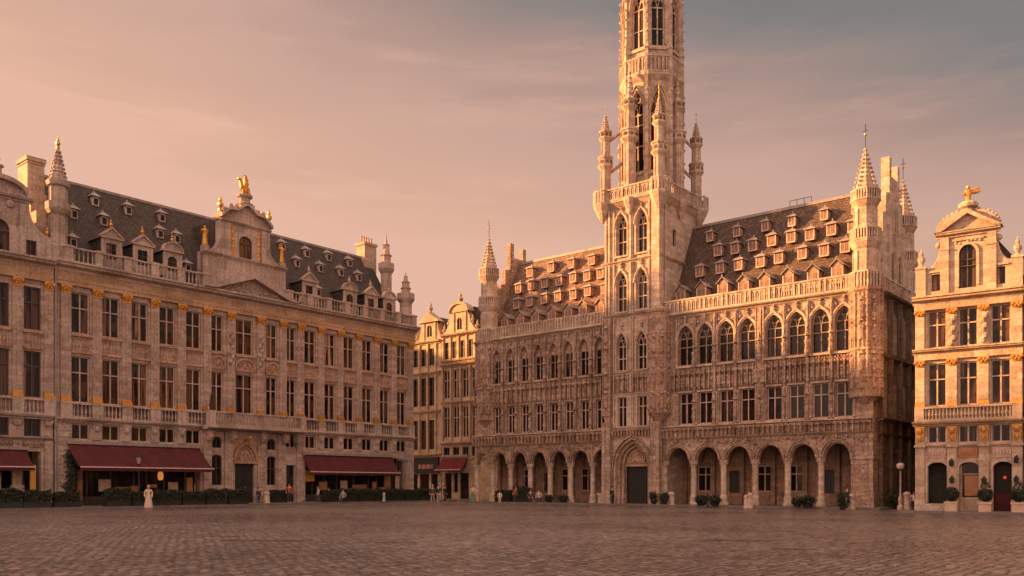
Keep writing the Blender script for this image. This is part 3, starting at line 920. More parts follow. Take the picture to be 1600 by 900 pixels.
    # roof parapet
    for xa, xb in ((.9, 12.3), (20.95, 36.9)):
        n = round((xb - xa) / 2.37); wd = (xb - xa) / n
        for i in range(n + 1):
            x = xa + wd * i
            p = MB(); p.box(x - .28, x + .28, -.52, -.02, 18.67, 19.9); p.box(x - .33, x + .33, -.57, .03, 19.72, 19.88); p.build('parapet_post', 'palace_trim', root)
            if i < n: side_rail(x + .29, x + wd - .29, -.27, 18.67, 19.84, 'parapet_balustrade', .33)
    # roof
    ro = MB()
    ro.add([(.6, .9, 18.5), (36.5, .9, 18.5), (36.5, 11.1, 18.5), (.6, 11.1, 18.5), (.6, 6, 26.75), (36.1, 6, 26.75)], [(0, 1, 5, 4), (1, 2, 5), (2, 3, 4, 5), (3, 0, 4), (0, 3, 2, 1)])
    roof = ro.build('roof', 'slate', root)
    rc = MB(); rc.box(.6, 36.1, 5.9, 6.1, 26.66, 26.88); rc.build('ridge_cap', 'lead', roof)
    fl = MB(); fl.box(.0, 37.1, .02, 11.1, 18.01, 18.3); fl.build('gutter', 'lead', root)
    rs = lambda z: .9 + (z - 18.5) / 8.25 * 5.1
    for x, z in [(5.35, 25.0), (8.15, 24.9), (11.23, 25.0), (3.12, 23.2), (5.55, 23.2), (10.46, 23.2), (12.0, 23.1), (2.3, 20.4), (24.0, 25.1), (26.9, 25.0), (29.8, 25.2), (25.03, 23.5), (27.92, 23.5), (32.57, 25.1), (30.62, 23.6), (33.0, 23.5), (12.0, 20.2), (26.2, 20.5)]:
        roof_hood(roof, x, rs(z) - .1, z)
    for i, x in enumerate((4.6, 7.2, 9.8)): stone_dormer(root, x, .55, 19.15, 2.15, 3.0, i == 2)
    for i, x in enumerate((23.9, 28.9, 31.7, 34.2)): stone_dormer(root, x, .55, 19.15, 2.15, 3.0, i in (1, 3), gold=False)
    # pediment and gable above the centre
    p = MB()
    p.prism([(12.5, 18.68), (21.05, 18.68), (16.78, 20.35)], -.35, .3)
    t = .42
    p.prism([(11.9, 18.68), (12.95, 18.68), (16.78, 20.1), (20.6, 18.68), (21.65, 18.68), (16.78, 20.62)], -1.05, .25); p.prism([(12.2, 18.75), (12.75, 18.68), (16.78, 20.22), (20.8, 18.68), (21.4, 18.75), (16.78, 20.45)], -.75, .2)
    for i in range(26):
        x = 16.78 + (i - 12.5) * .26; h = 1.5 * (1 - abs(x - 16.78) / 4.3)
        if h > .25: p.ball((x, -.38, 18.75 + h * .4 * (1 + .5 * math.sin(i * 2.3))), (.17, .1, .2), 6, 4)
    p.build('pediment', 'palace_trim', root)
    g = MB()
    gx0, gx1 = 12.45, 21.0; c = 16.72
    wall(g, gx0, gx1, 18.4, 22.0, [], .32, .5)
    body = []
    vol = lambda s: [(c + s * (4.25 - 1.75 * math.sin(q)), 22.0 + 1.9 * (1 - math.cos(q))) for q in [math.pi / 2 * k / 6 for k in range(7)]]
    lw = vol(-1); rw = vol(1)
    wall(g, c - 2.5, c + 2.5, 21.98, 25.2, [(c - .68, c + .68, 21.35 + .7, 24.1, 'r', 23.45)], .32, .4)
    g.prism([(c - 2.5, 22.0)] + list(reversed([(x, z) for x, z in lw])) + [(c - 4.25, 22.0)], .325, .9) if False else None
    g.prism([(c - 4.25, 21.99)] + [(c - 2.49, 21.99), (c - 2.49, 23.88)] + [(x, z) for x, z in reversed(lw[1:-1])], .33, .9)
    g.prism([(c + 2.49, 21.99), (c + 4.25, 21.99)] + [(x, z) for x, z in rw[1:-1]] + [(c + 2.49, 23.88)], .33, .9)
    g.box(gx0, gx1, .73, 1.2, 18.4, 21.99); g.box(c - 2.5, c + 2.5, .73, 1.2, 21.98, 25.2)
    g.box(c - 2.5, c - 2.45, .33, .8, 21.98, 25.2); g.box(c + 2.45, c + 2.5, .33, .8, 21.98, 25.2)
    g.mold(gx0 - .1, gx1 + .1, cornice_prof(.32, 21.75, 22.02, .3))
    for s in (-1, 1):
        g.box(c + s * 1.9 - .32, c + s * 1.9 + .32, .15, .34, 22.03, 24.9)
        g.box(c + s * 2.35 - .14, c + s * 2.35 + .14, .2, .34, 22.03, 24.9)
    g.mold(c - 2.6, c + 2.6, cornice_prof(.32, 24.9, 25.15, .28))
    # swept top
    top = [(c - 2.75, 25.2)]; bot = []
    sw = lambda q: 25.2 + .55 + 1.15 * math.cos(q * math.pi / 2) ** 1.5 + .18 * math.cos(q * 9)
    top = [(c + 2.65 * q, sw(q)) for q in [k / 10 for k in range(-10, 11)]]
    g.prism([(c - 2.6, 25.16), (c + 2.6, 25.16)] + list(reversed([(x, z - .28) for x, z in top])), .34, 1.1)
    for (xa, za), (xb, zb) in zip(top, top[1:]):
        g.add([(xa, -.1, za - .3), (xb, -.1, zb - .3), (xb, -.1, zb), (xa, -.1, za), (xa, 1.3, za - .3), (xb, 1.3, zb - .3), (xb, 1.3, zb), (xa, 1.3, za)],
              [(0, 1, 2, 3), (3, 2, 6, 7), (0, 4, 5, 1), (4, 7, 6, 5), (0, 3, 7, 4), (1, 5, 6, 2)])
    for k in range(-4, 5):
        if abs(k) > 0: g.ball((c + k * .55, .1, sw(k * .55 / 2.65) + .1), (.25, .2, .2), 7, 4)
    g.lathe(c, .5, [(.5, 26.85), (.75, 27.0), (.45, 27.2), (.5, 27.5), (.72, 27.65), (.72, 27.8)], 10)
    gb = g.build('gable', 'palace_trim', root)
    window(gb, c, 22.05, 24.1, 1.36, .5, arch='r', spring=23.45, trans=(23.4,), bar=.08, one=True)
    for s in (-1, 1):
        rl = MB()
        for k in range(8): rl.ball((c + s * 1.33, .28, 22.25 + k * .33), (.13 if k % 2 else .18, .08, .2), 6, 4)
        rl.build('gilded_relief', 'gold', gb)
    gr = MB(); gr.prism([(c - 2.5, 22.0), (c + 2.5, 22.0), (c + 2.5, 25.2), (c, 26.3), (c - 2.5, 25.2)], 1.21, 6.0); gr.build('gable_roof', 'slate', root)
    st = MB()                                                  # rearing figure on horseback, gilded
    st.ball((c + .05, .5, 28.35), (.5, .3, .42), 8, 6); st.tube((c - .25, .45, 28.5), (c - .5, .4, 29.1), .22, .14, 7); st.ball((c - .58, .38, 29.15), (.26, .13, .15), 7, 5)
    for dx, dy in ((-.3, .3), (-.1, .65), (.3, .35), (.38, .65)): st.tube((c + dx, dy, 28.2), (c + dx * 1.15, dy, 27.8), .1, .07, 6)
    st.lathe(c + .12, .5, [(.2, 28.6), (.26, 28.85), (.2, 29.15), (.24, 29.3), (.09, 29.42)], 8); st.ball((c + .12, .5, 29.53), (.13, .13, .16), 7, 5)
    st.tube((c + .12, .35, 29.3), (c - .25, .2, 29.55), .08, .06, 6); st.tube((c + .2, .65, 29.25), (c + .5, .6, 28.95), .08, .06, 6); st.tube((c + .45, .5, 28.3), (c + .62, .5, 27.95), .09, .05, 6)
    st.build('gilded_statue', 'gold', gb)
    for x, z in ((c - 2.5, 25.95), (c + 2.5, 25.95)):
        f = MB(); finial(f, x, .4, z - .1, 1.35); f.build('gilded_finial', 'gold', gb)
    for x in (c - 3.95, c + 3.95):
        f = MB(); f.box(x - .28, x + .28, .25, .8, 22.0, 22.5); f.build('statue_pedestal', 'palace_trim', gb)
        f = MB(); figure(f, x, .5, 22.5, 1.7); f.tube((x, .4, 23.7), (x - .45, .3, 23.75), .09, .06); f.build('gilded_statue', 'gold', gb)
    # end turrets and chimneys
    lv = [(.62, 18.6), (.62, 19.9), (.58, 19.95), (.58, 22.2), (.7, 22.25), (.88, 22.6), (.9, 23.1), (.6, 23.15), (.6, 24.3), (.8, 24.4), (.85, 24.75), (.62, 24.8), (.5, 25.4), (.6, 25.45), (.42, 25.5), (.34, 26.1), (.44, 26.15), (.28, 26.2), (.2, 26.7), (.27, 26.75), (.12, 26.8), (.08, 27.2), (.1, 27.25), (.0, 27.6)]
    t = MB(); t.lathe(.45, .45, lv, 8)
    for k in range(8):                                        # ribs, crockets and little parapet studs
        a = math.pi / 8 + k * math.pi / 4; c_, s_ = math.cos(a), math.sin(a)
        t.tube((.45 + .6 * c_, .45 + .6 * s_, 19.95), (.45 + .6 * c_, .45 + .6 * s_, 22.2), .055, n=5)
        t.tube((.45 + .61 * c_, .45 + .61 * s_, 23.15), (.45 + .61 * c_, .45 + .61 * s_, 24.3), .05, n=5)
        for i in range(8): r_c = .62 - .066 * i; t.ball((.45 + r_c * c_, .45 + r_c * s_, 24.85 + .31 * i), (.1, .1, .12), 5, 4)
    t.build('turret', 'palace_trim', root)
    f = MB(); finial(f, .45, .45, 27.3, .9); f.build('gilded_finial', 'gold', root)
    lv2 = [(.7, 18.6), (.7, 21.2), (.78, 21.3), (1.0, 21.6), (1.0, 22.2), (.5, 22.25), (.5, 22.7), (.62, 22.8), (.48, 22.85), (.4, 23.4), (.5, 23.45), (.3, 23.5), (.2, 24.0), (.26, 24.05), (.08, 24.2), (0, 24.7)]
    octa_turret(root, 'turret', 36.45, .4, lv2, 'palace_trim')
    lv3 = [(.85, 18.6), (.85, 24.8), (.95, 24.9), (1.25, 25.3), (1.25, 25.9), (.7, 25.95), (.7, 26.7), (.9, 26.8), (.6, 26.9), (.45, 27.9), (.6, 27.95), (.3, 28.0), (.1, 28.7), (0, 29.4)]
    octa_turret(root, 'turret', 36.35, 3.4, [(r_ * .74, z_) for r_, z_ in lv3], 'palace_trim')
    ch = MB(); ch.box(34.9, 36.6, 5.3, 6.7, 24.0, 28.1); ch.box(34.8, 36.7, 5.2, 6.8, 28.1, 28.4)
    cho = ch.build('chimney', 'house', root)
    cp = MB()
    for k in range(5): cp.lathe(35.06 + k * .35, 6, [(.12, 28.4), (.1, 29.0), (.13, 29.05), (.13, 29.15)], 7)
    cp.build('chimney_pots', 'mullion', cho)
    ch = MB()
    ch.prism([(-.9, 18.0), (.35, 18.0), (.35, 26.6), (-.9, 26.6)], 2.6, 4.4)
    ch.box(-.9, .3, 1.0, 2.6, 18.0, 22.4); ch.box(-.9, .3, 2.0, 2.6, 22.4, 24.0); ch.box(-1.0, .45, 2.5, 4.5, 26.6, 26.9); ch.box(-.95, .4, 2.55, 4.45, 26.4, 26.5)
    ch.build('chimney', 'house', root)
    dp = MB(); dp.tube((-.02, -.3, .15), (-.02, -.3, 17.9), .065, n=8)
    for z in (3, 6, 9, 12, 15): dp.tube((-.02, -.3, z), (-.02, -.3, z + .15), .09, n=8)
    dp.build('downpipe', 'lead', root)
    fp = MB(); fp.tube((12.7, -.4, 8.3), (12.1, -1.9, 10.2), .05, .03)
    fo = fp.build('flagpole', 'iron', root)
    fb = MB(); fb.ball((12.68, -.45, 8.25), (.28, .2, .22), 7, 5); fb.build('gilded_bracket', 'gold', fo)
    ff = MB(); ff.lathe(12.42, -1.05, [(.02, 7.6), (.16, 7.9), (.14, 8.6), (.08, 9.15), (.03, 9.3)], 7); ff.build('furled_flag', 'door', fo)
# ================================================================ gabled house at the far left and its neighbours beyond the frame
def build_gabled_house():
    root = thing('gabled_house', 'tall stone guild house with a curved volute gable, adjoining the long palace', 'building', L0, LR)
    c = -3.75
    pil = [-7.05, -4.85, -2.65, -.45]
    wx = [(a + .5, b - .5) for a, b in zip(pil, pil[1:])]
    x0 = -7.55; x1 = -.12
    w = MB()
    ops = []
    for a, b in wx: ops += [(a, b, 13.2, 16.35), (a, b, 8.2, 11.6), (a, b, 5.3, 6.6)]
    ops += [(-6.9, -4.6, .12, 4.2), (-4.4, -.95, .12, 4.2)]
    wall(w, x0, x1, 0, 17.9, ops, 0, .38)
    w.box(x0, x1, .5, 11, 4.3, 17.9); w.box(x0, x0 + .4, .4, 11, 0, 4.29); w.box(-.9, x1, .4, 11, 0, 4.29); w.box(x1 - .02, x1, .01, .5, 0, 17.9)
    w.build('wall', 'palace', root)
    for x in pil: pilaster(root, x, 8.15, 16.85, w=.66)
    for a, b in wx:
        xc = (a + b) / 2
        window(root, xc, 13.2, 16.35, b - a, .22, trans=(15.2,), bar=.1); window(root, xc, 8.2, 11.6, b - a, .22, trans=(10.5,), bar=.1); window(root, xc, 5.3, 6.6, b - a, .22, pane='glass_dark', bar=.09)
        p = MB(); p.box(a - .1, b + .1, -.15, .02, 11.75, 11.9); p.box(a - .1, b + .1, -.15, .02, 12.95, 13.12)
        for k in range(5): p.lathe(a + (b - a) * (k + .5) / 5, -.02, [(.1 * q, 11.9 + 1.05 * t) for q, t in BALU], 6)
        p.build('carved_panel', 'panel', root)
        bb = MB(); balustrade(bb, a - .1, b + .1, -.2, 6.95, 8.1, .26); bb.build('balustrade', 'palace_trim', root)
    for x in pil:
        p = MB(); p.box(x - .4, x + .4, -.34, .02, 6.95, 8.14); p.build('pedestal', 'palace_trim', root)
        p = MB(); p.box(x - .3, x + .3, -.16, .02, .12, 5.0); p.frustum(x - .2, x + .2, -.2, .02, 6.1, 6.5, .12); p.build('pier', 'palace', root)
    e = MB(); e.mold(x0, x1, [(.03, 16.87), (-.24, 16.87), (-.24, 17.4), (-.2, 17.42), (-.2, 17.85), (.03, 17.85)]); e.build('frieze', 'frieze', root)
    e = MB(); e.mold(x0 - .1, x1, cornice_prof(0, 17.86, 18.5, .8)); e.build('cornice', 'palace_trim', root)
    for za, zb, oo in ((6.6, 6.94, .42), (5.05, 5.25, .3)):
        e = MB(); e.mold(x0, x1, cornice_prof(0, za, zb, oo)); e.build('string_course', 'palace_trim', root)
    s = MB()
    for k in range(30): s.ball((x0 + .3 + k * .245, -.1, 4.75), (.1, .1, .16), 6, 4)
    s.box(x0, x1, -.08, .01, 4.5, 5.04); s.build('carved_frieze', 'carved', root)
    # gable
    g = MB()
    wall(g, x0, x1, 18.3, 20.2, [(c + 1.75, c + 2.6, 18.7, 19.85), (c - 2.6, c - 1.75, 18.7, 19.85), (c - .75, c + .75, 18.7, 20.19)], .3, .3)
    wall(g, c - 1.95, c + 1.95, 20.18, 22.9, [(c - .75, c + .75, 20.19, 21.0, 'r', 20.25)], .3, .3)
    for s in (-1, 1):
        q = [(c + s * (3.65 - 1.72 * math.sin(t)), 20.2 + 2.3 * (1 - math.cos(t))) for t in [math.pi / 2 * k / 6 for k in range(7)]]
        pts = [(c + s * 1.94, 20.19), (c + s * 3.65, 20.19)] + q[1:-1] + [(c + s * 1.94, 22.5)]
        g.prism(pts if s > 0 else list(reversed(pts)), .31, .9)
        for (xa, za), (xb, zb) in zip(q, q[1:]): g.tube((xa, .4, za), (xb, .4, zb), .16, n=6)
        g.box(c + s * 1.6 - .2, c + s * 1.6 + .2, .12, .31, 18.5, 22.4); g.box(c + s * 3.45 - .2, c + s * 3.45 + .2, .12, .31, 18.5, 20.3)
    g.mold(c - 2.3, c + 2.3, cornice_prof(.3, 22.5, 22.9, .4))
    g.prism([(c - 1.95, 22.88), (c + 1.95, 22.88)] + list(reversed(arch_pts(c, 1.95, 22.9, 24.0, 'r', 6)))[1:-1], .31, .9)
    arch_ring(g, c, 1.85, 22.9, 23.85, 'r', .28, -.05, .9)
    g.ball((c + .75, .2, 22.2), (.3, .14, .3), 8, 5)
    g.lathe(c, .6, [(.5, 24.1), (.3, 24.3), (.3, 24.7), (.45, 24.8), (.45, 24.9)], 8)
    g.box(x0, x1, .62, 1.0, 18.3, 20.2); g.box(c - 1.95, c + 1.95, .62, 1.0, 20.2, 22.9)
    gb = g.build('gable', 'palace_trim', root)
    for s in (-1, 1): window(gb, c + s * 2.175, 18.7, 19.85, .85, .45, one=True, bar=.06)
    window(gb, c, 18.7, 21.0, 1.5, .45, arch='r', spring=20.25, one=True, trans=(20.1,), bar=.07)
    f = MB(); finial(f, c, .6, 24.9, 1.1); f.build('gilded_finial', 'gold', gb)
    for s in (-1, 1):
        f = MB(); finial(f, c + s * 3.4, .4, 20.3, .9); f.build('gilded_finial', 'gold', gb)
    r = MB(); r.prism([(x0, 18.3), (x1, 18.3), (x1, 19.8), (c, 23.0), (x0, 19.8)], 1.02, 11); r.build('roof', 'slate', root)
    # shop below
    f = MB(); f.box(-6.9, -.95, 1.6, 1.75, .12, 4.3); f.box(-6.9, -.95, .4, 1.6, 4.22, 4.28)
    sf = f.build('shopfront', 'dark', root)
    p = MB(); p.box(-1.6, -1.2, .3, .45, .13, 3.2); p.build('yellow_sign', 'yellow', sf)
    p = MB(); p.lathe(-2.0, .1, [(.06, 3.0), (.16, 3.1), (.16, 3.9), (.06, 4.0)], 8); p.build('lit_lamp', 'lit_white', sf)
    p = MB(); p.box(-4.3, -2.0, .3, .5, 1.2, 1.45); p.box(-3.9, -3.6, .3, .5, 1.45, 2.4); p.box(-2.9, -2.0, .3, .5, 1.5, 1.7); p.build('display', 'cream', sf)
    p = MB(); p.box(-6.8, -1.8, .9, .93, .3, 4.2); p.build('pane', 'glass_dark', sf)
    awning(root, -6.8, -2.0, 4.3, -1.5, 3.0)
    return root

def build_row_houses():
    """the row goes on to the left, out of the picture, and shades the square"""
    specs = [(-8.0, 7.4, 19.5, 5.5, 'narrow cream guild house with stepped gable left of the volute gable'), (-15.6, 8.0, 20, 7.0, 'broad brown guild house with plain pointed gable further down the row'),
             (-23.8, 9.5, 20.5, 7.5, 'ochre guild house with wide pointed gable near the row end'), (-33.6, 12.0, 21.0, 8.0, 'tall pale corner house closing the row of guild houses'),
             (-46.5, 15.0, 21.0, 7.0, 'wide brown house standing alone past the row end')]
    for k, (xr, ww, h, gh, lab) in enumerate(specs):
        root = thing('guild_house', lab, 'house', frame_pt(L0, LR, xr - ww, 0), LR)
        w = MB(); ops = []
        n = 3
        for i in range(n):
            a = .7 + (ww - 1.4) * (i + .18) / n; b = .7 + (ww - 1.4) * (i + .82) / n
            for z in (1.0, 5.4, 9.2, 13.2): ops.append((a, b, z, z + 2.6))
        wall(w, 0, ww, 0, h - 1.5, ops, 0, .35); w.box(0, ww, .5, 11, 0, h - 1.5)
        w.build('wall', ('house', 'palace', 'ochre', 'house', 'palace')[k], root)
        for a, b, z, z2 in ops: window(root, (a + b) / 2, z, z2, b - a, .2, trans=(z + 1.7,))
        g = MB()
        if k == 0:
            for i in range(5): g.box(i * .7, ww - i * .7, .0, .6, h - 1.48 + i * 1.3, h - 1.5 + (i + 1) * 1.3)
        else: g.prism([(0, h - 1.49), (ww, h - 1.49), (ww / 2, h - 1.5 + gh)], 0, .6)
        g.build('gable', ('house', 'palace', 'ochre', 'house', 'palace')[k], root)
        r = MB(); r.prism([(0.05, h - 1.45), (ww - .05, h - 1.45), (ww / 2, h - 2 + gh)], .62, 11); r.build('roof', 'slate', root)

def build_lane_blocker():  # added behind the guild house to keep sky light out of the lane
    root = thing('lane_blocker', 'dark plain house added to block light from the lane, behind the pale guild house', 'house', frame_pt(H0, HR, .2, -10.2), HR)
    w = MB(); w.box(0, 5.6, 0, 18, 0, 13); w.build('wall', 'shaded', root)
    r = MB(); r.prism([(-.2, 13.01), (5.8, 13.01), (2.8, 16.5)], -.1, 18.1); r.build('roof', 'slate', root)
    for i in range(5):
        for z in (1.5, 5.5, 9.5):
            g = MB(); g.box(-.06, -.01, 1.5 + i * 3.4, 2.7 + i * 3.4, z, z + 2.2); g.build('window', 'glass_dark', root)

def build_back_block():  # added block, hidden by the palace, sized to shade the lower corner houses
    root = thing('shade_block', 'added unseen stone block behind the palace that shades the corner houses', 'building', frame_pt(L0, LR, 23, -30), LR)
    w = MB(); ops = [(1.5 + 2.6 * i, 2.9 + 2.6 * i, z, z + 2.4) for i in range(7) for z in (1.2, 5.2, 9.2, 13.2, 17.2, 20.8)]
    wall(w, 0, 20.5, 0, 24.2, ops, 0, .3); w.box(0, 20.5, .5, 11, 0, 24.2); w.build('wall', 'house', root)
    for a, b, z, z2 in ops: window(root, (a + b) / 2, z, z2, 1.4, .2, trans=(z + 1.6,))
    r = MB(); r.add([(-.3, -.3, 24.21), (20.8, -.3, 24.21), (20.8, 11.3, 24.21), (-.3, 11.3, 24.21), (2, 5.5, 26.2), (18.5, 5.5, 26.2)], [(0, 1, 5, 4), (1, 2, 5), (2, 3, 4, 5), (3, 0, 4), (0, 3, 2, 1)]); r.build('roof', 'slate', root)

# ================================================================ two small gabled houses in the gap
def build_corner_houses():
    # the left one: triangular pediment
    root = thing('corner_house', 'narrow ochre gabled house with small triangular pediment behind the palace corner', 'house', S0, TR); root.scale = (S_K,) * 3
    x0, x1 = -8.0, -.05
    w = MB(); ops = []
    xs = [-7.2, -5.9, -4.0, -2.75, -1.5]
    for x in xs: ops += [(x - .42, x + .42, 14.75, 16.6), (x - .45, x + .45, 10.35, 13.45), (x - .45, x + .45, 5.6, 8.8)]
    ops += [(-4.6, -3.7, .1, 2.9), (-3.4, -1.9, .5, 2.9), (-1.6, -.6, .1, 2.9), (-7.4, -5, .1, 2.9)]
    wall(w, x0, x1, 0, 17.4, ops, 0, .3); w.box(x0, x1, .45, 9, 0, 17.4); w.build('wall', 'ochre', root)
    for x in xs:
        window(root, x, 14.75, 16.6, .84, .18, trans=(15.9,), bar=.07); window(root, x, 10.35, 13.45, .9, .18, trans=(12.4,), bar=.08); window(root, x, 5.6, 8.8, .9, .18, trans=(7.7,), bar=.08)
    for z, o in ((4.75, .35), (9.5, .3), (13.7, .4), (17.1, .45)): e = MB(); e.mold(x0, x1 - .02, cornice_prof(0, z, z + .35, o)); e.build('cornice', 'ochre', root)
    for x in (-4.65, -3.4, -2.1, -.85):
        for za, zb in ((5.1, 9.5), (9.85, 13.7), (14.05, 17.1)): e = MB(); e.box(x - .16, x + .16, -.14, .02, za, zb); e.build('pilaster', 'ochre', root)
    d = MB(); d.box(-7.6, -.3, -.25, -.02, 3.0, 4.5); d.box(-7.7, -.25, -.35, -.02, 4.5, 4.72); sg = d.build('shop_sign', 'door', root)
    t = MB()
    for k, (a, b) in enumerate([(-3.3, -2.9), (-2.75, -2.3), (-2.2, -2.0), (-1.9, -1.45), (-1.3, -1.1)]): t.box(a, b, -.28, -.25, 3.5, 3.95)
    t.build('sign_mark', 'terracotta', sg)
    g = MB(); g.box(-7.4, -.6, .2, .24, .1, 2.9); g.build('shop_glass', 'glass_dark', root)
    c = -1.95
    g = MB()
    wall(g, c - 1.25, c + 1.25, 17.4, 19.6, [(c - .38, c + .38, 17.9, 19.2, 'r', 18.9)], .1, .3); g.box(c - 1.25, c + 1.25, .42, .8, 17.4, 19.6)
    g.prism([(c - 1.6, 19.5), (c + 1.6, 19.5), (c, 20.65)], -.15, .8)
    for s in (-1, 1):
        pts = [(c + s * 1.24, 17.41), (c + s * 2.2, 17.41), (c + s * 1.6, 17.9), (c + s * 1.35, 18.7), (c + s * 1.24, 19.3)]
        g.prism(pts if s > 0 else list(reversed(pts)), .12, .6); finial(g, c + s * 2.1, .3, 17.5, 1.0); g.box(c + s * .85 - .15, c + s * .85 + .15, 0, .12, 17.5, 19.4)
    finial(g, c, .3, 20.5, 1.3)
    gb = g.build('gable', 'ochre', root)
    window(gb, c, 17.9, 19.2, .76, .2, arch='r', spring=18.9, one=True, bar=.05)
    r = MB(); r.prism([(x0, 17.41), (x1, 17.41), (c, 20.3)], .82, 9); r.build('roof', 'slate', root)
    # the right one: rounded gable, red awning
    root = thing('corner_house', 'lit ochre house with rounded gable and small red awning beside the town hall', 'house', S0, TR); root.scale = (S_K,) * 3
    x0, x1 = 0.05, 8.6; c = 2.55
    w = MB(); ops = []
    up = [.75, 1.9, 3.1, 4.25, 5.6, 6.9]
    rows = [.75, 2.15, 3.5, 4.85, 6.2, 7.5]
    for x in up: ops.append((x - .3, x + .3, 15.2, 17.0))
    for x in rows: ops += [(x - .48, x + .48, 10.95, 14.0), (x - .48, x + .48, 6.75, 10.1), (x - .45, x + .45, 4.75, 5.75)]
    ops += [(.5, 1.5, .1, 3.0), (1.8, 2.4, .9, 3.0), (2.7, 4.0, .1, 3.0)]
    wall(w, x0, x1, 0, 17.8, ops, 0, .3); w.box(x0, x1, .45, 9, 0, 17.8); w.build('wall', 'ochre', root)
    for x in up: window(root, x, 15.2, 17.0, .6, .18, trans=(16.3,), bar=.06)
    for x in rows:
        window(root, x, 10.95, 14.0, .96, .18, trans=(12.9,), bar=.09, frame='mullion'); window(root, x, 6.75, 10.1, .96, .18, trans=(8.9,), bar=.09, frame='mullion'); window(root, x, 4.75, 5.75, .9, .18, bar=.08, pane='glass_dark')
    for z, o in ((4.3, .25), (5.95, .4), (10.3, .3), (14.3, .5), (14.75, .35), (17.5, .5)): e = MB(); e.mold(x0 + .02, x1, cornice_prof(0, z, z + .33, o)); e.build('cornice', 'ochre', root)
    for x in (.18, 1.45, 2.83, 4.18, 5.5):
        for za, zb in ((6.3, 10.3), (10.65, 14.3)): e = MB(); e.box(x - .13, x + .13, -.14, .02, za, zb); e.build('pilaster', 'ochre', root)
    for x in (.25, 1.32, 2.5, 3.7, 4.9): e = MB(); e.box(x - .12, x + .12, -.12, .02, 15.1, 17.5); e.build('pilaster', 'ochre', root)
    e = MB()
    for k in range(7): e.ball((.7 + k * .6, -.12, 6.15 + .0), (.2, .12, .2), 6, 4)
    e.build('carved_garland', 'ochre', root)
    awning(root, .3, 4.0, 4.7, -1.3, 3.3, 'awning_red', val=.2)
    g = MB(); g.box(.4, 5, .2, .24, .1, 3.0); g.build('shop_glass', 'glass_dark', root)
    g = MB()
    wall(g, c - 1.2, c + 1.2, 17.8, 20.1, [(c - .36, c + .36, 18.2, 19.5, 'r', 19.15)], .1, .3); g.box(c - 1.2, c + 1.2, .42, .8, 17.8, 20.1)
    g.prism([(c - 1.35, 20.08), (c + 1.35, 20.08)] + list(reversed(arch_pts(c, 1.35, 20.1, 21.0, 'r', 6)))[1:-1], -.05, .8); arch_ring(g, c, 1.25, 20.1, 20.9, 'r', .2, -.2, .8)
    for s in (-1, 1):
        pts = [(c + s * 1.19, 17.81), (c + s * 2.6, 17.81), (c + s * 2.0, 18.3), (c + s * 1.55, 18.9), (c + s * 1.35, 19.7), (c + s * 1.19, 19.9)]
        g.prism(pts if s > 0 else list(reversed(pts)), .12, .6); finial(g, c + s * 2.4, .3, 17.9, 1.2); finial(g, c + s * 1.75, .3, 18.7, 1.0); g.box(c + s * .85 - .15, c + s * .85 + .15, 0, .12, 17.9, 20.0)
    finial(g, c, .3, 20.9, 1.4)
    gb = g.build('gable', 'ochre', root)
    window(gb, c, 18.2, 19.5, .72, .2, arch='r', spring=19.15, one=True, bar=.05)
    r = MB(); r.prism([(x0, 17.81), (x1, 17.81), (c + 1.5, 20.6), (c, 20.6)], .82, 9); r.build('roof', 'slate', root)

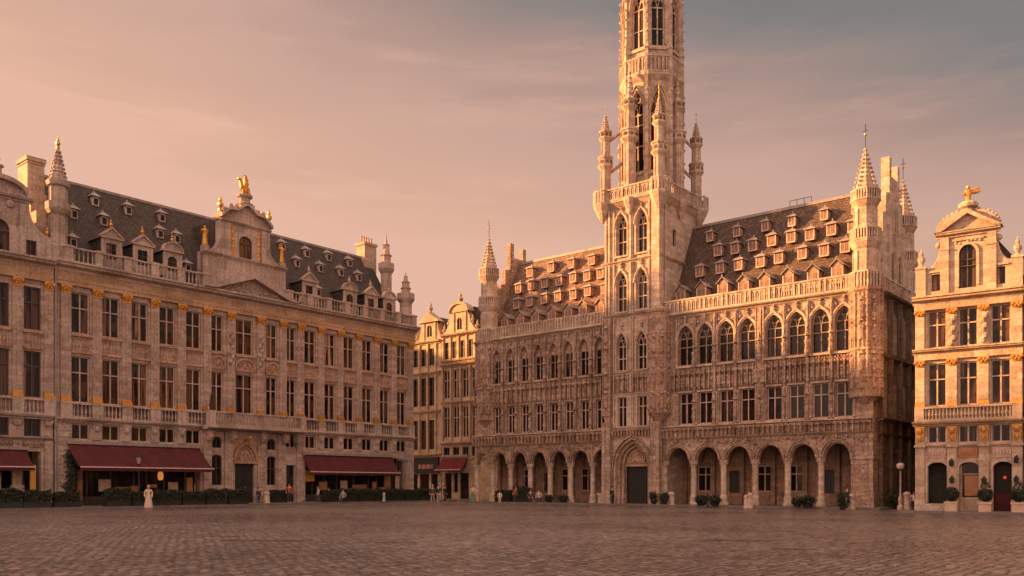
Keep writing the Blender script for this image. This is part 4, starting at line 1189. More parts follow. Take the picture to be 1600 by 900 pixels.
# ================================================================ pale gabled house on the right
def build_right_house(x_off=0.0, label='pale sunlit guild house with golden winged statue on its gable, beside the dark lane', statue=True):
    root = thing('guild_house', label, 'house', frame_pt(H0, HR, x_off, 0), HR)
    x0, x1 = 0.0, 5.92; c = 2.97
    pil = [.3, 2.13, 3.86, 5.62]
    wx = [(.72, 1.8), (2.46, 3.53), (4.22, 5.29)]
    w = MB(); ops = []
    for a, b in wx: ops += [(a, b, 10.25, 12.6), (a, b, 6.62, 9.3), (a - .02, b + .02, 4.3, 5.4)]
    ops += [(.72, 1.82, .55, 3.12, 'r', 2.8), (2.5, 3.6, .12, 3.12, 'r', 2.8), (4.35, 5.4, .12, 3.12, 'r', 2.75)]
    wall(w, x0, x1, 0, 13.35, ops, 0, .38); w.box(x0, x1, .9, 10, 0, 13.35); w.box(x0, x0 + .02, .01, .9, 0, 13.35)
    w.box(x0, x1, .5, .9, 3.4, 13.34)
    w.build('wall', 'house', root)
    for a, b in wx:
        xc = (a + b) / 2
        window(root, xc, 10.25, 12.6, b - a, .15, frame='house', trans=(11.7,), bar=.08); window(root, xc, 6.62, 9.3, b - a, .15, frame='house', trans=(8.3,), bar=.08); window(root, xc, 4.3, 5.4, b - a, .15, frame='mullion', pane='glass_dark', bar=.08)
    for x in pil:
        ww = .5
        p = MB(); p.box(x - ww / 2, x + ww / 2, -.16, .02, 6.9, 9.1); po = p.build('pilaster', 'house', root)
        g = MB(); gold_capital(g, x, -.14, 9.1, 9.5, ww); g.build('gilded_capital', 'gold', po)
        g = MB(); g.box(x - .28, x + .28, -.22, .02, 6.6, 6.88); g.build('gilded_base', 'gold', po)
        p = MB(); p.box(x - ww / 2, x + ww / 2, -.14, .02, 10.2, 12.3)
        if x in pil[1:3]:
            for k in range(6): p.ball((x + (.07 if k % 2 else -.07), -.2, 10.5 + k * .3), (.17, .12, .2), 6, 4)
        po = p.build('pilaster', 'house', root)
        g = MB(); gold_capital(g, x, -.12, 12.3, 12.62, ww); g.build('gilded_capital', 'gold', po)
        p = MB(); p.box(x - .27, x + .27, -.18, .02, .12, 4.1); p.box(x - .31, x + .31, -.24, .02, .12, .8); p.box(x - .33, x + .33, -.3, .02, 4.06, 4.22); p.box(x - .27, x + .27, -.16, .02, 4.22, 4.4); po = p.build('pier', 'house', root)
        g = MB(); g.frustum(x - .2, x + .2, -.2, .02, 4.4, 5.35, .08); g.ball((x, -.3, 5.1), (.2, .14, .22), 6, 4); g.ball((x, -.24, 4.65), (.14, .1, .2), 6, 4); g.build('gilded_corbel', 'old_gold', po)
    for nm, xa, xb, prof in (('cornice', x0 - .12, x1 + .1, cornice_prof(0, 13.0, 13.5, .55)), ('frieze', x0 - .02, x1, [(.02, 12.65), (-.2, 12.65), (-.2, 12.98), (.02, 12.98)]),
                             ('cornice', x0 - .12, x1 + .1, cornice_prof(0, 9.9, 10.2, .42)), ('frieze', x0 - .02, x1, [(.02, 9.52), (-.2, 9.52), (-.2, 9.88), (.02, 9.88)]),
                             ('balcony_slab', x0 - .12, x1 + .1, cornice_prof(0, 5.4, 5.66, .5)), ('string_course', x0 - .02, x1, cornice_prof(0, 4.05, 4.2, .2))):
        e = MB(); e.mold(xa, xb, prof); e.build(nm, 'ochre', root)
    b = MB(); balustrade(b, .55, 5.38, -.28, 5.68, 6.58, .2, .07); b.box(.02, .56, -.4, .0, 5.68, 6.6); b.box(5.37, 5.9, -.4, .0, 5.68, 6.6); b.build('balustrade', 'house', root)
    for a, b_, mt in ((.75, 1.8, 'mullion'), (2.45, 3.55, 'board'), (4.3, 5.35, 'mullion')):
        p = MB(); p.box(a, b_, -.06, .01, 3.4, 4.0)
        for k in range(6): p.ball((a + (b_ - a) * (k + .5) / 6, -.08, 3.68), (.07, .06, .2), 6, 4)
        p.build('carved_panel', mt, root)
    for a, b_ in ((.72, 1.82), (2.5, 3.6), (4.35, 5.4)):
        p = MB(); arch_ring(p, (a + b_) / 2, (b_ - a) / 2, 2.8, 3.12, 'r', .12, -.08, .02, 2.2); p.build('door_surround', 'house', root)
    d = MB(); d.box(.7, 1.84, .7, .8, .5, 3.2); d.box(.74, 1.8, .6, .7, 2.55, 2.62); d.build('doorway', 'dark', root)
    s = MB()
    for k in range(3): s.box(.5 - .12 * k, 2.0 + .12 * k, -.95 + .32 * (2 - k), .36, .12 + .0, .12 + .14 * (3 - k))
    s.build('steps', 'palace_trim', root)
    d = MB(); d.box(2.45, 3.65, .45, .52, .12, 3.2); wo = d.build('shop_window', 'glass_dark', root)
    d = MB(); d.box(2.75, 3.55, .38, .43, 1.05, 2.3); d.build('wooden_board', 'board', wo)
    d = MB(); d.box(2.52, 3.6, .32, .44, 2.35, 2.42); d.box(2.52, 2.62, .32, .44, .95, 2.9); d.box(2.52, 3.6, .2, .44, .12, .95); d.build('window_sill', 'house', wo)
    d = MB(); d.box(4.33, 5.42, .55, .62, .12, 3.2); wo = d.build('shop_window', 'dark', root)
    d = MB(); d.box(4.4, 5.35, .4, .5, .13, 1.2); d.build('red_shop_counter', 'awning', wo)
    d = MB(); d.ball((4.95, .3, 2.15), (.1, .09, .1)); d.build('lit_red_lamp', 'lit_red', wo); d = MB(); d.tube((4.95, .3, 2.22), (4.95, .3, 3.1), .01, n=4); d.build('lamp_cord', 'iron', wo)
    for x, z in ((2.13, 3.05), (2.15, 2.0), (3.9, 1.95), (5.6, 3.2), (5.6, 2.0)):
        l = MB(); l.lathe(x, -.42, [(.05, z - .2), (.13, z - .15), (.16, z + .12), (.05, z + .25), (.02, z + .3)], 6); l.tube((x, -.42, z + .25), (x, -.16, z + .3), .02); l.build('wall_lantern', 'iron', root)
    # gable
    g = MB()
    wall(g, x0 + .45, x1 - .45, 13.5, 15.2, [(.92, 1.54, 13.85, 14.9), (4.36, 4.98, 13.85, 14.9), (2.44, 3.42, 13.85, 15.19)], .15, .3)
    wall(g, 1.42, 4.5, 15.19, 17.3, [(2.44, 3.42, 15.19, 16.5, 'r', 15.95)], .15, .3)
    g.box(x0 + .45, x1 - .45, .47, .8, 13.5, 15.2); g.box(1.42, 4.5, .47, .8, 15.2, 17.3)
    for s in (-1, 1):
        q = [(c + s * (2.4 - .88 * math.sin(t)), 15.2 + 1.5 * (1 - math.cos(t))) for t in [math.pi / 2 * k / 7 for k in range(8)]]
        pts = [(c + s * 1.53, 15.19), (c + s * 2.4, 15.19)] + q[1:-1] + [(c + s * 1.53, 16.7)]
        g.prism(pts if s > 0 else list(reversed(pts)), .16, .6)
        for (xa, za), (xb, zb) in zip(q, q[1:]): g.tube((xa, .3, za), (xb, .3, zb), .1, n=6)
        g.ball((c + s * 1.66, .3, 16.72), (.2, .2, .2), 8, 5)
        g.box(c + s * 1.3 - .24, c + s * 1.3 + .24, .0, .16, 13.52, 17.1); g.box(c + s * 1.3 - .28, c + s * 1.3 + .28, -.05, .16, 16.3, 16.42)
        g.box(c + s * 2.65 - .28, c + s * 2.65 + .28, .0, .6, 13.5, 15.35); g.box(c + s * 2.65 - .33, c + s * 2.65 + .33, -.06, .66, 15.3, 15.44); finial(g, c + s * 2.65, .3, 15.44, 1.2, 8)
        g.box(c + s * 1.73 - .45, c + s * 1.73 + .45, .05, .16, 15.0, 15.1)
    g.mold(1.2, 4.74, cornice_prof(.15, 17.05, 17.4, .35))
    arch_ring(g, c, .49, 15.95, 16.5, 'r', .12, .05, .16, 2.0)
    g.box(2.1, 3.84, .05, .16, 16.78, 16.9)
    for k in range(7): g.ball((2.3 + k * .22, .1, 16.68 - .08 * math.sin(k * 1.05)), (.1, .06, .08), 6, 4)
    g.prism([(1.4, 17.4), (4.54, 17.4), (c, 18.45)], .1, .8); g.prism([(1.1, 17.4), (1.5, 17.4), (c, 18.36), (4.44, 17.4), (4.84, 17.4), (c, 18.62)], -.25, .8)
    arc = arch_pts(c, 1.72, 17.42, 18.66, 'r', 9)
    g.prism([(c - 1.7, 17.42), (c + 1.7, 17.42)] + list(reversed(arc))[1:-1], .14, .7)
    for x_, z_ in arc[1:-1]: g.ball((x_, .25, z_ + .06), (.12, .14, .11), 6, 4)
    g.lathe(c, .3, [(.4, 18.5), (.32, 18.7), (.55, 18.8), (.58, 19.0), (.45, 19.12)], 10)
    gb = g.build('gable', 'house', root)
    window(gb, c - 0.04, 13.85, 16.5, .98, .3, arch='r', spring=15.95, one=True, trans=(15.6,), bar=.06)
    for xc in (1.23, 4.67): window(gb, xc, 13.85, 14.9, .62, .3, one=True, bar=.05, nv=0)
    if statue:
        st = MB(); x = c
        st.lathe(x, .3, [(.12, 19.1), (.2, 19.2), (.14, 19.4), (.2, 19.65), (.22, 19.85), (.08, 19.95)], 8); st.ball((x - .02, .28, 20.05), (.12, .12, .15), 8, 5)
        st.ball((x + .35, .35, 19.75), (.34, .1, .16), 8, 5); st.tube((x + .1, .3, 19.8), (x + .62, .3, 19.95), .09, .04); st.tube((x - .1, .25, 19.8), (x - .3, .1, 19.55), .07, .05)
        st.build('gilded_statue', 'gold', gb)
    r = MB(); r.prism([(.1, 13.5), (x1 - .1, 13.5), (c, 17.5)], .82, 10)
    r.prism([(2.6, 13.6), (x1 - .15, 13.6), (x1 - .3, 15.2), (4.4, 16.9), (3.4, 16.9)], .9, 9); r.build('roof', 'slate', root)
    return root
# ================================================================ gothic town hall with its tower
def turret_mesh():
    t = MB()
    t.lathe(0, 0, [(.85, 15.6), (.85, 17.0), (.82, 17.05), (.82, 18.6), (.9, 18.7), (1.08, 19.05), (1.1, 19.2), (1.02, 19.22), (.78, 19.23)], 8)
    def ring(z0, z1, r):
        t.lathe(0, 0, [(r, z0), (r + .06, z0 + .02), (r + .06, z0 + .12), (r - .12, z0 + .13)], 8)
        t.lathe(0, 0, [(r - .12, z1 - .13), (r + .04, z1 - .12), (r + .04, z1), (r - .14, z1 + .01)], 8)
        for k in range(8):
            a0 = math.pi / 8 + k * math.pi / 4; a1 = a0 + math.pi / 4
            for q in (0, .25, .5, .75):
                x = r * .97 * ((1 - q) * math.cos(a0) + q * math.cos(a1)); y = r * .97 * ((1 - q) * math.sin(a0) + q * math.sin(a1))
                t.box(x - .05, x + .05, y - .05, y + .05, z0 + .12, z1 - .12)
        t.lathe(0, 0, [(r - .2, z0 + .1), (r - .2, z1 - .12)], 8, mi=1)
    ring(19.2, 20.1, 1.05)
    t.lathe(0, 0, [(.78, 19.3), (.76, 21.6), (.86, 21.75), (1.02, 22.05)], 8)
    ring(22.05, 22.9, 1.0)
    t.lathe(0, 0, [(.8, 22.3), (.74, 22.95), (.62, 23.3), (.05, 25.85), (.0, 25.9)], 8)
    for k in range(8):
        a = math.pi / 8 + k * math.pi / 4
        for i in range(8):
            q = i / 8; r = .68 * (1 - q) + .08
            t.ball((r * math.cos(a), r * math.sin(a), 23.2 + 2.6 * q), (.085, .085, .1), 5, 4)
        for z0, z1, r in ((17.1, 18.5, .83), (20.2, 21.5, .77)):
            t.tube((r * math.cos(a), r * math.sin(a), z0), (r * math.cos(a), r * math.sin(a), z1), .06, n=5)
    t.ball((0, 0, 25.85), (.16, .16, .12), 6, 4)
    return t.mesh('corner_turret', ['tower', 'shaded'])

def pinnacle_mesh(r, base, ring1, ring2, sp, rod):
    t = MB()
    t.lathe(0, 0, [(r, base), (r, ring1 - .35), (r * 1.15, ring1 - .25), (r * 1.6, ring1), (r * 1.62, ring1 + .12), (r * 1.46, ring1 + .13), (r * 1.46, ring1 + .66), (r * 1.62, ring1 + .68), (r * 1.62, ring1 + .86), (r * .85, ring1 + .88),
                     (r * .85, ring2 - .3), (r * 1.4, ring2), (r * 1.4, ring2 + .12), (r * 1.25, ring2 + .13), (r * 1.25, ring2 + .5), (r * 1.4, ring2 + .52), (r * 1.4, ring2 + .65), (r * .85, ring2 + .66), (r * .62, ring2 + .9), (.03, sp), (.02, sp + .02)], 8)
    for k in range(8):
        a = math.pi / 8 + k * math.pi / 4; c, s = math.cos(a), math.sin(a)
        t.tube((r * c, r * s, base), (r * c, r * s, ring1 - .35), .05, n=5)
        t.tube((r * .86 * c, r * .86 * s, ring1 + .8), (r * .86 * c, r * .86 * s, ring2 - .3), .045, n=5)
        for i in range(6):
            q = i / 6; rr = r * .7 * (1 - q) + .05
            t.ball((rr * c, rr * s, ring2 + .8 + (sp - ring2 - .8) * q), .065, 5, 4)
        for zz in (ring1 + .36, ring2 + .3):
            for q in (.25, .5, .75):
                a2 = a + math.pi / 4 * q; rr = r * (1.44 if zz < ring2 else 1.24)
                t.ball((rr * math.cos(a2) * .97, rr * math.sin(a2) * .97, zz), (.05, .05, .17), 5, 4, 1)
    t.tube((0, 0, sp), (0, 0, rod), .02, n=5); t.ball((0, 0, rod - .25), .07, 6, 4)
    return t.mesh('pinnacle', ['tower', 'shaded'])

def slate_dormer_mesh(w, h, gabled):
    """boarded dormer; its front stands proud of the tiles, hipped or gabled roof with lead edges"""
    t = MB()
    t.box(-w / 2, w / 2, 0, 2.4, 0, h, 0)
    t.box(-w / 2 - .03, -w / 2 + .07, -.04, .02, 0, h, 2); t.box(w / 2 - .07, w / 2 + .03, -.04, .02, 0, h, 2); t.box(-w / 2, w / 2, -.06, .0, -.04, .07, 2)
    t.box(-w * .33, w * .33, -.025, .01, h * .14, h * .88, 3); t.box(-.02, .02, -.045, -.0, h * .14, h * .88, 2)
    o = .13; r = h + w * (.55 if gabled else .38)
    if gabled: t.prism([(-w / 2, h - .01), (w / 2, h - .01), (0, r)], -.03, 2.4, 0)
    f = -.16 if gabled else w * .45
    A = [(-w / 2 - o, -.16, h), (w / 2 + o, -.16, h), (w / 2 + o, 2.6, h), (-w / 2 - o, 2.6, h), (0, f, r + .05), (0, 2.6, r + .05)]
    B = [(x, y, z + .08) for x, y, z in A]
    t.add(A + B, [(7, 8, 11, 10), (9, 6, 10, 11), (6, 7, 10), (0, 1, 7, 6), (1, 2, 8, 7), (3, 0, 6, 9), (1, 0, 4), (2, 1, 4, 5), (0, 3, 5, 4)] if not gabled else [(7, 8, 11, 10), (9, 6, 10, 11), (0, 4, 10, 6), (4, 1, 7, 10), (1, 2, 8, 7), (3, 0, 6, 9), (2, 1, 4, 5), (0, 3, 5, 4)], 1)
    t.ball((0, f + .02, r + .16), (.07, .07, .14), 6, 4, 1)
    return t.mesh('dormer', ['dormer_wood', 'lead', 'mullion', 'dormer_shutter'])

def build_town_hall():
    root = thing('town_hall', 'gothic town hall with arcade, dormered roofs and one tall pinnacled tower', 'building', T0, TR)
    LW = [2.93 + 1.715 * i for i in range(8)]
    RW = [23.38, 25.12, 26.95, 28.75, 30.92, 32.7, 34.5, 36.25]
    LA = [(2.11 * 0 + .3, 1.84), (2.38, 4.12), (4.68, 6.55), (7.05, 8.9), (9.4, 11.25), (11.75, 13.7), (14.2, 15.9)]
    LC = [.04, 2.11, 4.4, 6.8, 9.15, 11.5, 13.95]
    RC = [21.25, 23.93, 26.6, 29.27, 31.9, 34.45, 37.0]
    RA = [(a + .3, b - .3) for a, b in zip(RC, RC[1:])]
    sideM = Matrix.Translation((38.3, 0, 0)) @ Matrix.Rotation(R(90), 4, 'Z')
    # ---- wings
    def wing(x0, x1, arches, cols, wins, hw, archtop, seed):
        ops = []
        for a, b in arches:
            if b > x1: b = x1
            ops.append((a, b, 3.7, archtop, 'r', 3.74))
        for x in wins:
            ops.append((x - hw, x + hw, 6.68, 9.25)); ops.append((x - hw - .08, x + hw + .08, 11.5, 14.75, 'p', 13.72))
        m = MB()
        wall(m, x0, x1, 3.7, 15.62, ops, 0, .42)
        m.box(x0, x1, .75, 10.5, 5.3, 15.6)                    # body of the wing
        m.box(x0, x1, .43, .74, 5.6, 6.6)
        wo = m.build('wing_wall', 'gothic', root)
        t = MB()
        for a, b in arches:
            if b > x1: continue
            xc = (a + b) / 2; w = (b - a) / 2
            arch_ring(t, xc, w, 3.74, archtop, 'r', .13, -.12, .02); arch_ring(t, xc, w + .16, 3.74, archtop + .17, 'r', .07, -.2, .0)
            arch_ring(t, xc, w - .1, 3.74, archtop - .1, 'r', .1, .12, .42)
            t.lathe(xc, -.16, [(.05, archtop + .3), (.12, archtop + .4), (.04, archtop + .55), (.09, archtop + .62), (0, archtop + .75)], 5)
        t.build('archivolt', 'carved', wo)
        for x in cols:
            c = MB()
            c.lathe(x, .3, [(.38, .0), (.38, .3), (.32, .36), (.32, .75), (.26, .85), (.24, .95), (.235, 3.2), (.29, 3.25), (.24, 3.3), (.33, 3.55), (.38, 3.6), (.38, 3.71)], 8)
            for k in range(8):
                a = k * math.pi / 4; c.ball((x + .29 * math.cos(a), .3 + .29 * math.sin(a), 3.45), (.07, .07, .1), 5, 4)
            c.build('column', 'tower', root)
        # arcade interior
        b = MB(); ops2 = []
        r = random.Random(seed)
        doors = []
        for i, (a, bb) in enumerate(arches):
            xc = (a + bb) / 2 + .55
            k = (i + seed) % 3
            if k == 0: ops2.append((xc - .5, xc + .5, .13, 2.9)); doors.append((xc, 'd'))
            else: ops2.append((xc - .8, min(xc + .7, x1 - .6), 1.15, 3.3)); doors.append((xc - .05, 'w'))
        wall(b, x0, x1 - (.5 if x1 > 30 else 0), 0, 5.3, ops2, 3.9, .3); b.box(x0, x1 - (.5 if x1 > 30 else 0), 4.4, 4.6, 0, 5.3)
        b.box(x0, x1, .6, 4.2, 5.2, 5.29)
        for x in cols: b.box(x - .2, x + .2, 3.6, 3.92, .1, 5.1); arch_ring(b, x, 1.1, 3.6, 4.9, 'r', .12, 3.65, 3.92); b.box(x - .14, x + .14, .6, 3.9, 4.75, 5.19)
        for a, bb in arches: b.box(a + .1, bb - .1 + .5, 3.45, 3.88, .1, 1.05) if random.Random(a).random() < .6 else None
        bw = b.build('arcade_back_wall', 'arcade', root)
        for xc, k in doors:
            if k == 'd':
                d = MB(); d.box(xc - .5, xc + .5, 4.08, 4.14, .13, 2.9); d.box(xc - .04, xc + .04, 4.04, 4.08, .13, 2.9); d.build('door', 'door', bw)
            else: window(bw, xc, 1.15, 3.3, 1.5, 4.05, frame='mullion', pane='glass_dark', nv=1, trans=(2.6,), bar=.09, one=True)
        # windows
        for x in wins:
            window(root, x, 6.68, 9.25, hw * 2, .25, frame='mullion', trans=(8.4,), bar=.08, pane='glass_dark')
            window(root, x, 11.5, 14.75, hw * 2 + .16, .25, frame='gothic', arch='p', spring=13.72, trans=(13.0,), bar=.075, tracery=1, pane='glass_dark', solid_head=(x1 < 20))
            h = MB()
            arch_ring(h, x, hw + .09, 13.72, 14.76, 'p', .12, -.14, .01, 1.7); arch_ring(h, x, hw + .2, 13.72, 14.88, 'p', .08, -.2, .01, .1)
            h.lathe(x, -.12, [(.04, 14.9), (.05, 15.05), (.11, 15.2), (.05, 15.3), (.13, 15.36), (.02, 15.55)], 5)
            for xa, ya, za, zb, nm in ((hw + .2, -.2, 11.3, 11.46, 'window_sill'), (hw + .08, -.1, 9.26, 9.4, 'lintel'), (hw + .06, -.16, 6.57, 6.66, 'window_sill')):
                s_ = MB(); s_.box(x - xa, x + xa, ya, .02, za, zb); s_.build(nm, 'tower' if x > 20 else 'gothic', root)
            for sx in (-1, 1):                                     # colonnettes beside the lights, small tracery in the spandrels
                h.lathe(x + sx * (hw + .2), -.1, [(.1, 11.47), (.1, 11.6), (.055, 11.66), (.055, 13.6), (.1, 13.75), (.1, 13.85), (.05, 13.9), (.05, 15.2), (.0, 15.5)], 6)
                cn = MB(); cn.lathe(x + sx * (hw + .16), -.1, [(.09, 6.67), (.09, 6.8), (.05, 6.86), (.05, 8.9), (.09, 9.05), (.09, 9.2)], 6); cn.build('colonnette', 'tower' if x > 20 else 'gothic', root)
                h.ball((x + sx * (hw + .02), -.06, 14.95), (.13, .08, .13), 6, 4)
            h.build('window_surround', 'tower' if x > 20 else 'gothic', root)
        # carved bands
        edges = sorted(wins)
        mids = [x0 + .1] + [(a + c) / 2 for a, c in zip(edges, edges[1:])] + [x1 - .1]
        for i, (a, c) in enumerate(zip(mids, mids[1:])):
            k = MB(); carved_band(k, a + .06, c - .06, 9.45, 11.25, -.02, .46, True, seed * 50 + i); k.build('carved_band', 'carved', root)
            k = MB(); carved_band(k, a, c, 5.62, 6.4, -.18, .4, False, seed * 90 + i)
            k.box(a, c, -.2, .02, 5.6, 6.4); k.build('gallery_parapet', 'carved', root)
            k = MB()
            rr = random.Random(seed * 7 + i)
            for j in range(int((c - a) / .2)): k.ball((a + .1 + j * .2, -.06, 4.95 + rr.random() * .45), (.09, .09, .13), 5, 4)
            k.build('carved_spandrel', 'carved', root)
        for prof in ([(.03, 6.41), (-.3, 6.41), (-.42, 6.47), (-.42, 6.54), (.03, 6.56)], cornice_prof(0, 5.48, 5.62, .3), cornice_prof(0, 15.6, 15.8, .34), cornice_prof(0, 15.45, 15.56, .16)):
            mo = MB(); mo.mold(x0, x1, prof); mo.build('string_course', 'tower', root)
        for i, x in enumerate(mids[1:-1]):
            big = abs(x - 29.83) < .1
            w = .26 if big else .075
            s = MB()
            s.box(x - w, x + w, -.2, .02, 6.56, 15.45); s.box(x - w * .6, x + w * .6, -.27, -.19, 8.9, 15.3)
            for z in (7.15, 11.55):
                s.lathe(x, -.3, [(.03, z - .4), (.16, z - .1), (.18, z)], 6); figure(s, x, -.32, z, 1.15 if z > 8 else 1.0); s.lathe(x, -.28, [(.05, z + 1.25), (.2, z + 1.3), (.2, z + 1.42), (.09, z + 1.5), (.02, z + 2.0)], 6)
            if big:
                for sx in (-.3, .3): s.box(x + sx - .05, x + sx + .05, -.24, .02, 6.56, 15.45); figure(s, x + sx, -.25, 9.6, 1.3)
            s.build('buttress', 'gothic', root)
        # pierced parapet
        px0, px1 = (2.5, 15.7) if x1 < 20 else (21.2, 36.85)
        n = 8; wd = (px1 - px0) / n
        for i in range(n):
            p = MB(); tracery_rail(p, px0 + wd * i, px0 + wd * (i + 1) - .01, -.06, 15.82, 16.98, wd / 5); p.build('pierced_parapet', 'tower', root)
        gu = MB(); gu.box(x0, x1, .06, 10.4, 15.61, 15.78); gu.build('gutter', 'lead', root)
    wing(0.0, 15.8, LA, LC, LW, .46, 4.86, 1)
    wing(21.0, 38.3, RA, RC, RW, .6, 4.84, 2)
    # ---- roofs with rows of dormers
    def roof(x0, x1, mt):
        m = MB()
        m.add([(x0, 1.1, 15.7), (x1, 1.1, 15.7), (x1, 9.5, 15.7), (x0, 9.5, 15.7), (x0, 5.3, 24.35), (x1, 5.3, 24.35)], [(0, 1, 5, 4), (1, 2, 5), (2, 3, 4, 5), (3, 0, 4), (0, 3, 2, 1)])
        o = m.build('roof', mt, root)
        c = MB(); c.box(x0, x1, 5.18, 5.42, 24.25, 24.48)
        c.build('ridge_cap', 'lead', o)
        return o
    ry = lambda z: 1.1 + (z - 15.7) / 8.65 * 4.2
    dm = [slate_dormer_mesh(.68, .82, False), slate_dormer_mesh(.84, 1.25, True), slate_dormer_mesh(.56, .74, False)]
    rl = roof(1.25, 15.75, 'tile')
    for z, xs, k in ((16.75, [2.9 + 1.87 * i for i in range(7)], 1), (19.2, [3.3 + 1.72 * i for i in range(7)], 0), (20.95, [2.85 + 1.65 * i for i in range(8)], 0), (22.6, [3.7 + 2.5 * i for i in range(5)], 0)):
        for x in xs: dz = rnd.uniform(-.07, .07); inst('dormer', dm[k], rl, (x + rnd.uniform(-.12, .12), ry(z + dz) - .28 - rnd.uniform(0, .1), z + dz), rnd.uniform(-.03, .03))
    rr_ = roof(21.2, 37.6, 'slate_shadow')  # roof colour carries part of the tower's shadow
    for z, xs, k in ((16.75, [22.2 + 1.88 * i for i in range(8)], 1), (19.3, [23.4 + 1.73 * i for i in range(8)], 0), (20.95, [24.5 + 1.6 * i for i in range(8)], 0), (22.55, [23.4 + 2.45 * i for i in range(6)], 2)):
        for x in xs: dz = rnd.uniform(-.07, .07); inst('dormer', dm[k], rr_, (x + rnd.uniform(-.12, .12), ry(z + dz) - .28 - rnd.uniform(0, .1), z + dz), rnd.uniform(-.03, .03))
    rp = MB()
    for x in [30 + .6 * i for i in range(4)]: rp.tube((x, 5.3, 24.4), (x, 5.3, 24.95), .025, n=5)
    rp.tube((30, 5.3, 24.95), (31.8, 5.3, 24.95), .025, n=5); rp.build('ridge_railing', 'iron', rr_)
    # ---- end gables with chimneys
    def end_gable(x0, x1, facing):
        g = MB()
        prof = [(.5, 15.6), (.5, 17.2), (1.1, 17.3), (1.1, 18.6), (1.8, 18.8), (1.8, 20.2), (2.5, 20.4), (2.5, 21.8), (3.2, 22.0), (3.2, 23.4), (4.0, 23.6), (4.0, 26.3), (4.55, 26.3), (4.55, 24.9), (6.0, 24.9), (6.0, 26.1), (6.5, 26.1), (6.5, 23.4), (7.3, 23.3), (7.3, 21.8), (8.0, 21.7), (8.0, 20.2), (8.8, 20.0), (8.8, 18.5), (9.6, 18.4), (9.6, 15.6)]
        n = len(prof)
        vs = [(x1, y, z) for y, z in prof] + [(x0, y, z) for y, z in prof]
        fs = [tuple(range(n)), tuple(range(2 * n - 1, n - 1, -1))] + [(i, i + n, (i + 1) % n + n, (i + 1) % n) for i in range(n)]
        g.add(vs, fs)
        for y in (2.2, 3.6, 5.3, 7.0, 8.4):
            zt = 24.0 - abs(y - 5.3) * 1.9
            g.box(x1 - .02, x1 + .14, y - .14, y + .14, 15.7, zt); g.lathe(x1 + .06, y, [(.16, zt), (.02, zt + .7)], 4)
        o = g.build('end_gable', 'tower' if facing > 0 else 'gothic', root)
        if facing > 0:
            for y, z in ((4.45, 17.0), (6.15, 17.0), (5.3, 20.6)):
                mw = MB(); mw.box(x1 + .002, x1 + .03, y - .42, y + .42, z, z + 1.7); mw.build('blind_window', 'glass_dark', o)
                mw = MB(); mw.M = Matrix.Translation((x1, y, 0)) @ Matrix.Rotation(R(90), 4, 'Z'); arch_ring(mw, 0, .42, z + 1.5, z + 2.2, 'p', .12, -.14, .02, 1.5); mw.box(-.04, .04, -.07, 0, z, z + 1.9); mw.build('window_surround', 'tower', o)
    end_gable(.75, 1.25, -1)
    end_gable(37.6, 38.2, 1)
    # ---- corner turrets
    tm = turret_mesh()
    vane = MB(); vane.tube((0, 0, 25.8), (0, 0, 27.7), .022, n=5); vane.box(-.2, .2, -.015, .015, 27.2, 27.23); vane.box(-.02, .02, -.015, .015, 27.3, 27.6)
    vm = vane.mesh('weathervane', 'iron')
    vane = MB(); vane.ball((0, 0, 26.95), .1, 8, 5); vb = vane.mesh('gilded_ball', 'gold')
    for x, y in ((1.55, .35), (37.65, .35), (37.75, 9.0)):
        o = inst('corner_turret', tm, root, (x, y, 0)); inst('weathervane', vm, o); inst('gilded_ball', vb, o)
    def corner_base(cx, cy, r, zb, seed):
        t = MB()
        t.lathe(cx, cy, [(.1, zb - .9), (.35, zb - .6), (r * .8, zb - .1), (r, zb), (r, 9.3), (r + .08, 9.35), (r + .08, 9.5), (r, 9.55), (r, 11.3), (r + .1, 11.35), (r + .1, 11.5), (r, 11.55), (r, 15.4), (r + .16, 15.6), (r + .16, 15.82), (r, 15.83)], 8)
        rg = random.Random(seed)
        for k in range(8):
            a = math.pi / 8 + k * math.pi / 4
            for q in (0, .33, .67):
                a2 = a + q * math.pi / 4; rr = r * (math.cos(math.pi / 8) / math.cos((q - .5) * math.pi / 4))
                x, y = cx + rr * math.cos(a2), cy + rr * math.sin(a2)
                t.tube((x, y, zb), (x, y, 15.5), .065, n=5)
            for zc in (zb + .6, 9.75, 12.1, 13.6):
                a2 = a + math.pi / 8; rr = r * .95
                figure(t, cx + rr * math.cos(a2), cy + rr * math.sin(a2), zc, 1.15, 5)
                t.lathe(cx + rr * math.cos(a2), cy + rr * math.sin(a2), [(.05, zc + 1.2), (.2, zc + 1.3), (.03, zc + 1.6)], 5)
        t.build('corner_oriel', 'carved', root)
        p = MB()
        for k in range(8):
            a0 = math.pi / 8 + k * math.pi / 4; a1 = a0 + math.pi / 4
            P0 = (cx + (r + .08) * math.cos(a0), cy + (r + .08) * math.sin(a0)); P1 = (cx + (r + .08) * math.cos(a1), cy + (r + .08) * math.sin(a1))
            for q in (0, .25, .5, .75):
                x = P0[0] * (1 - q) + P1[0] * q; y = P0[1] * (1 - q) + P1[1] * q
                p.box(x - .05, x + .05, y - .05, y + .05, 15.84, 16.88)
            p.add([(*P0, 16.86), (*P1, 16.86), (*P1, 16.99), (*P0, 16.99), (cx + (r - .1) * math.cos(a0), cy + (r - .1) * math.sin(a0), 16.86), (cx + (r - .1) * math.cos(a1), cy + (r - .1) * math.sin(a1), 16.86), (cx + (r - .1) * math.cos(a1), cy + (r - .1) * math.sin(a1), 16.99), (cx + (r - .1) * math.cos(a0), cy + (r - .1) * math.sin(a0), 16.99)],
                  [(0, 1, 2, 3), (3, 2, 6, 7), (7, 6, 5, 4), (0, 4, 5, 1)])
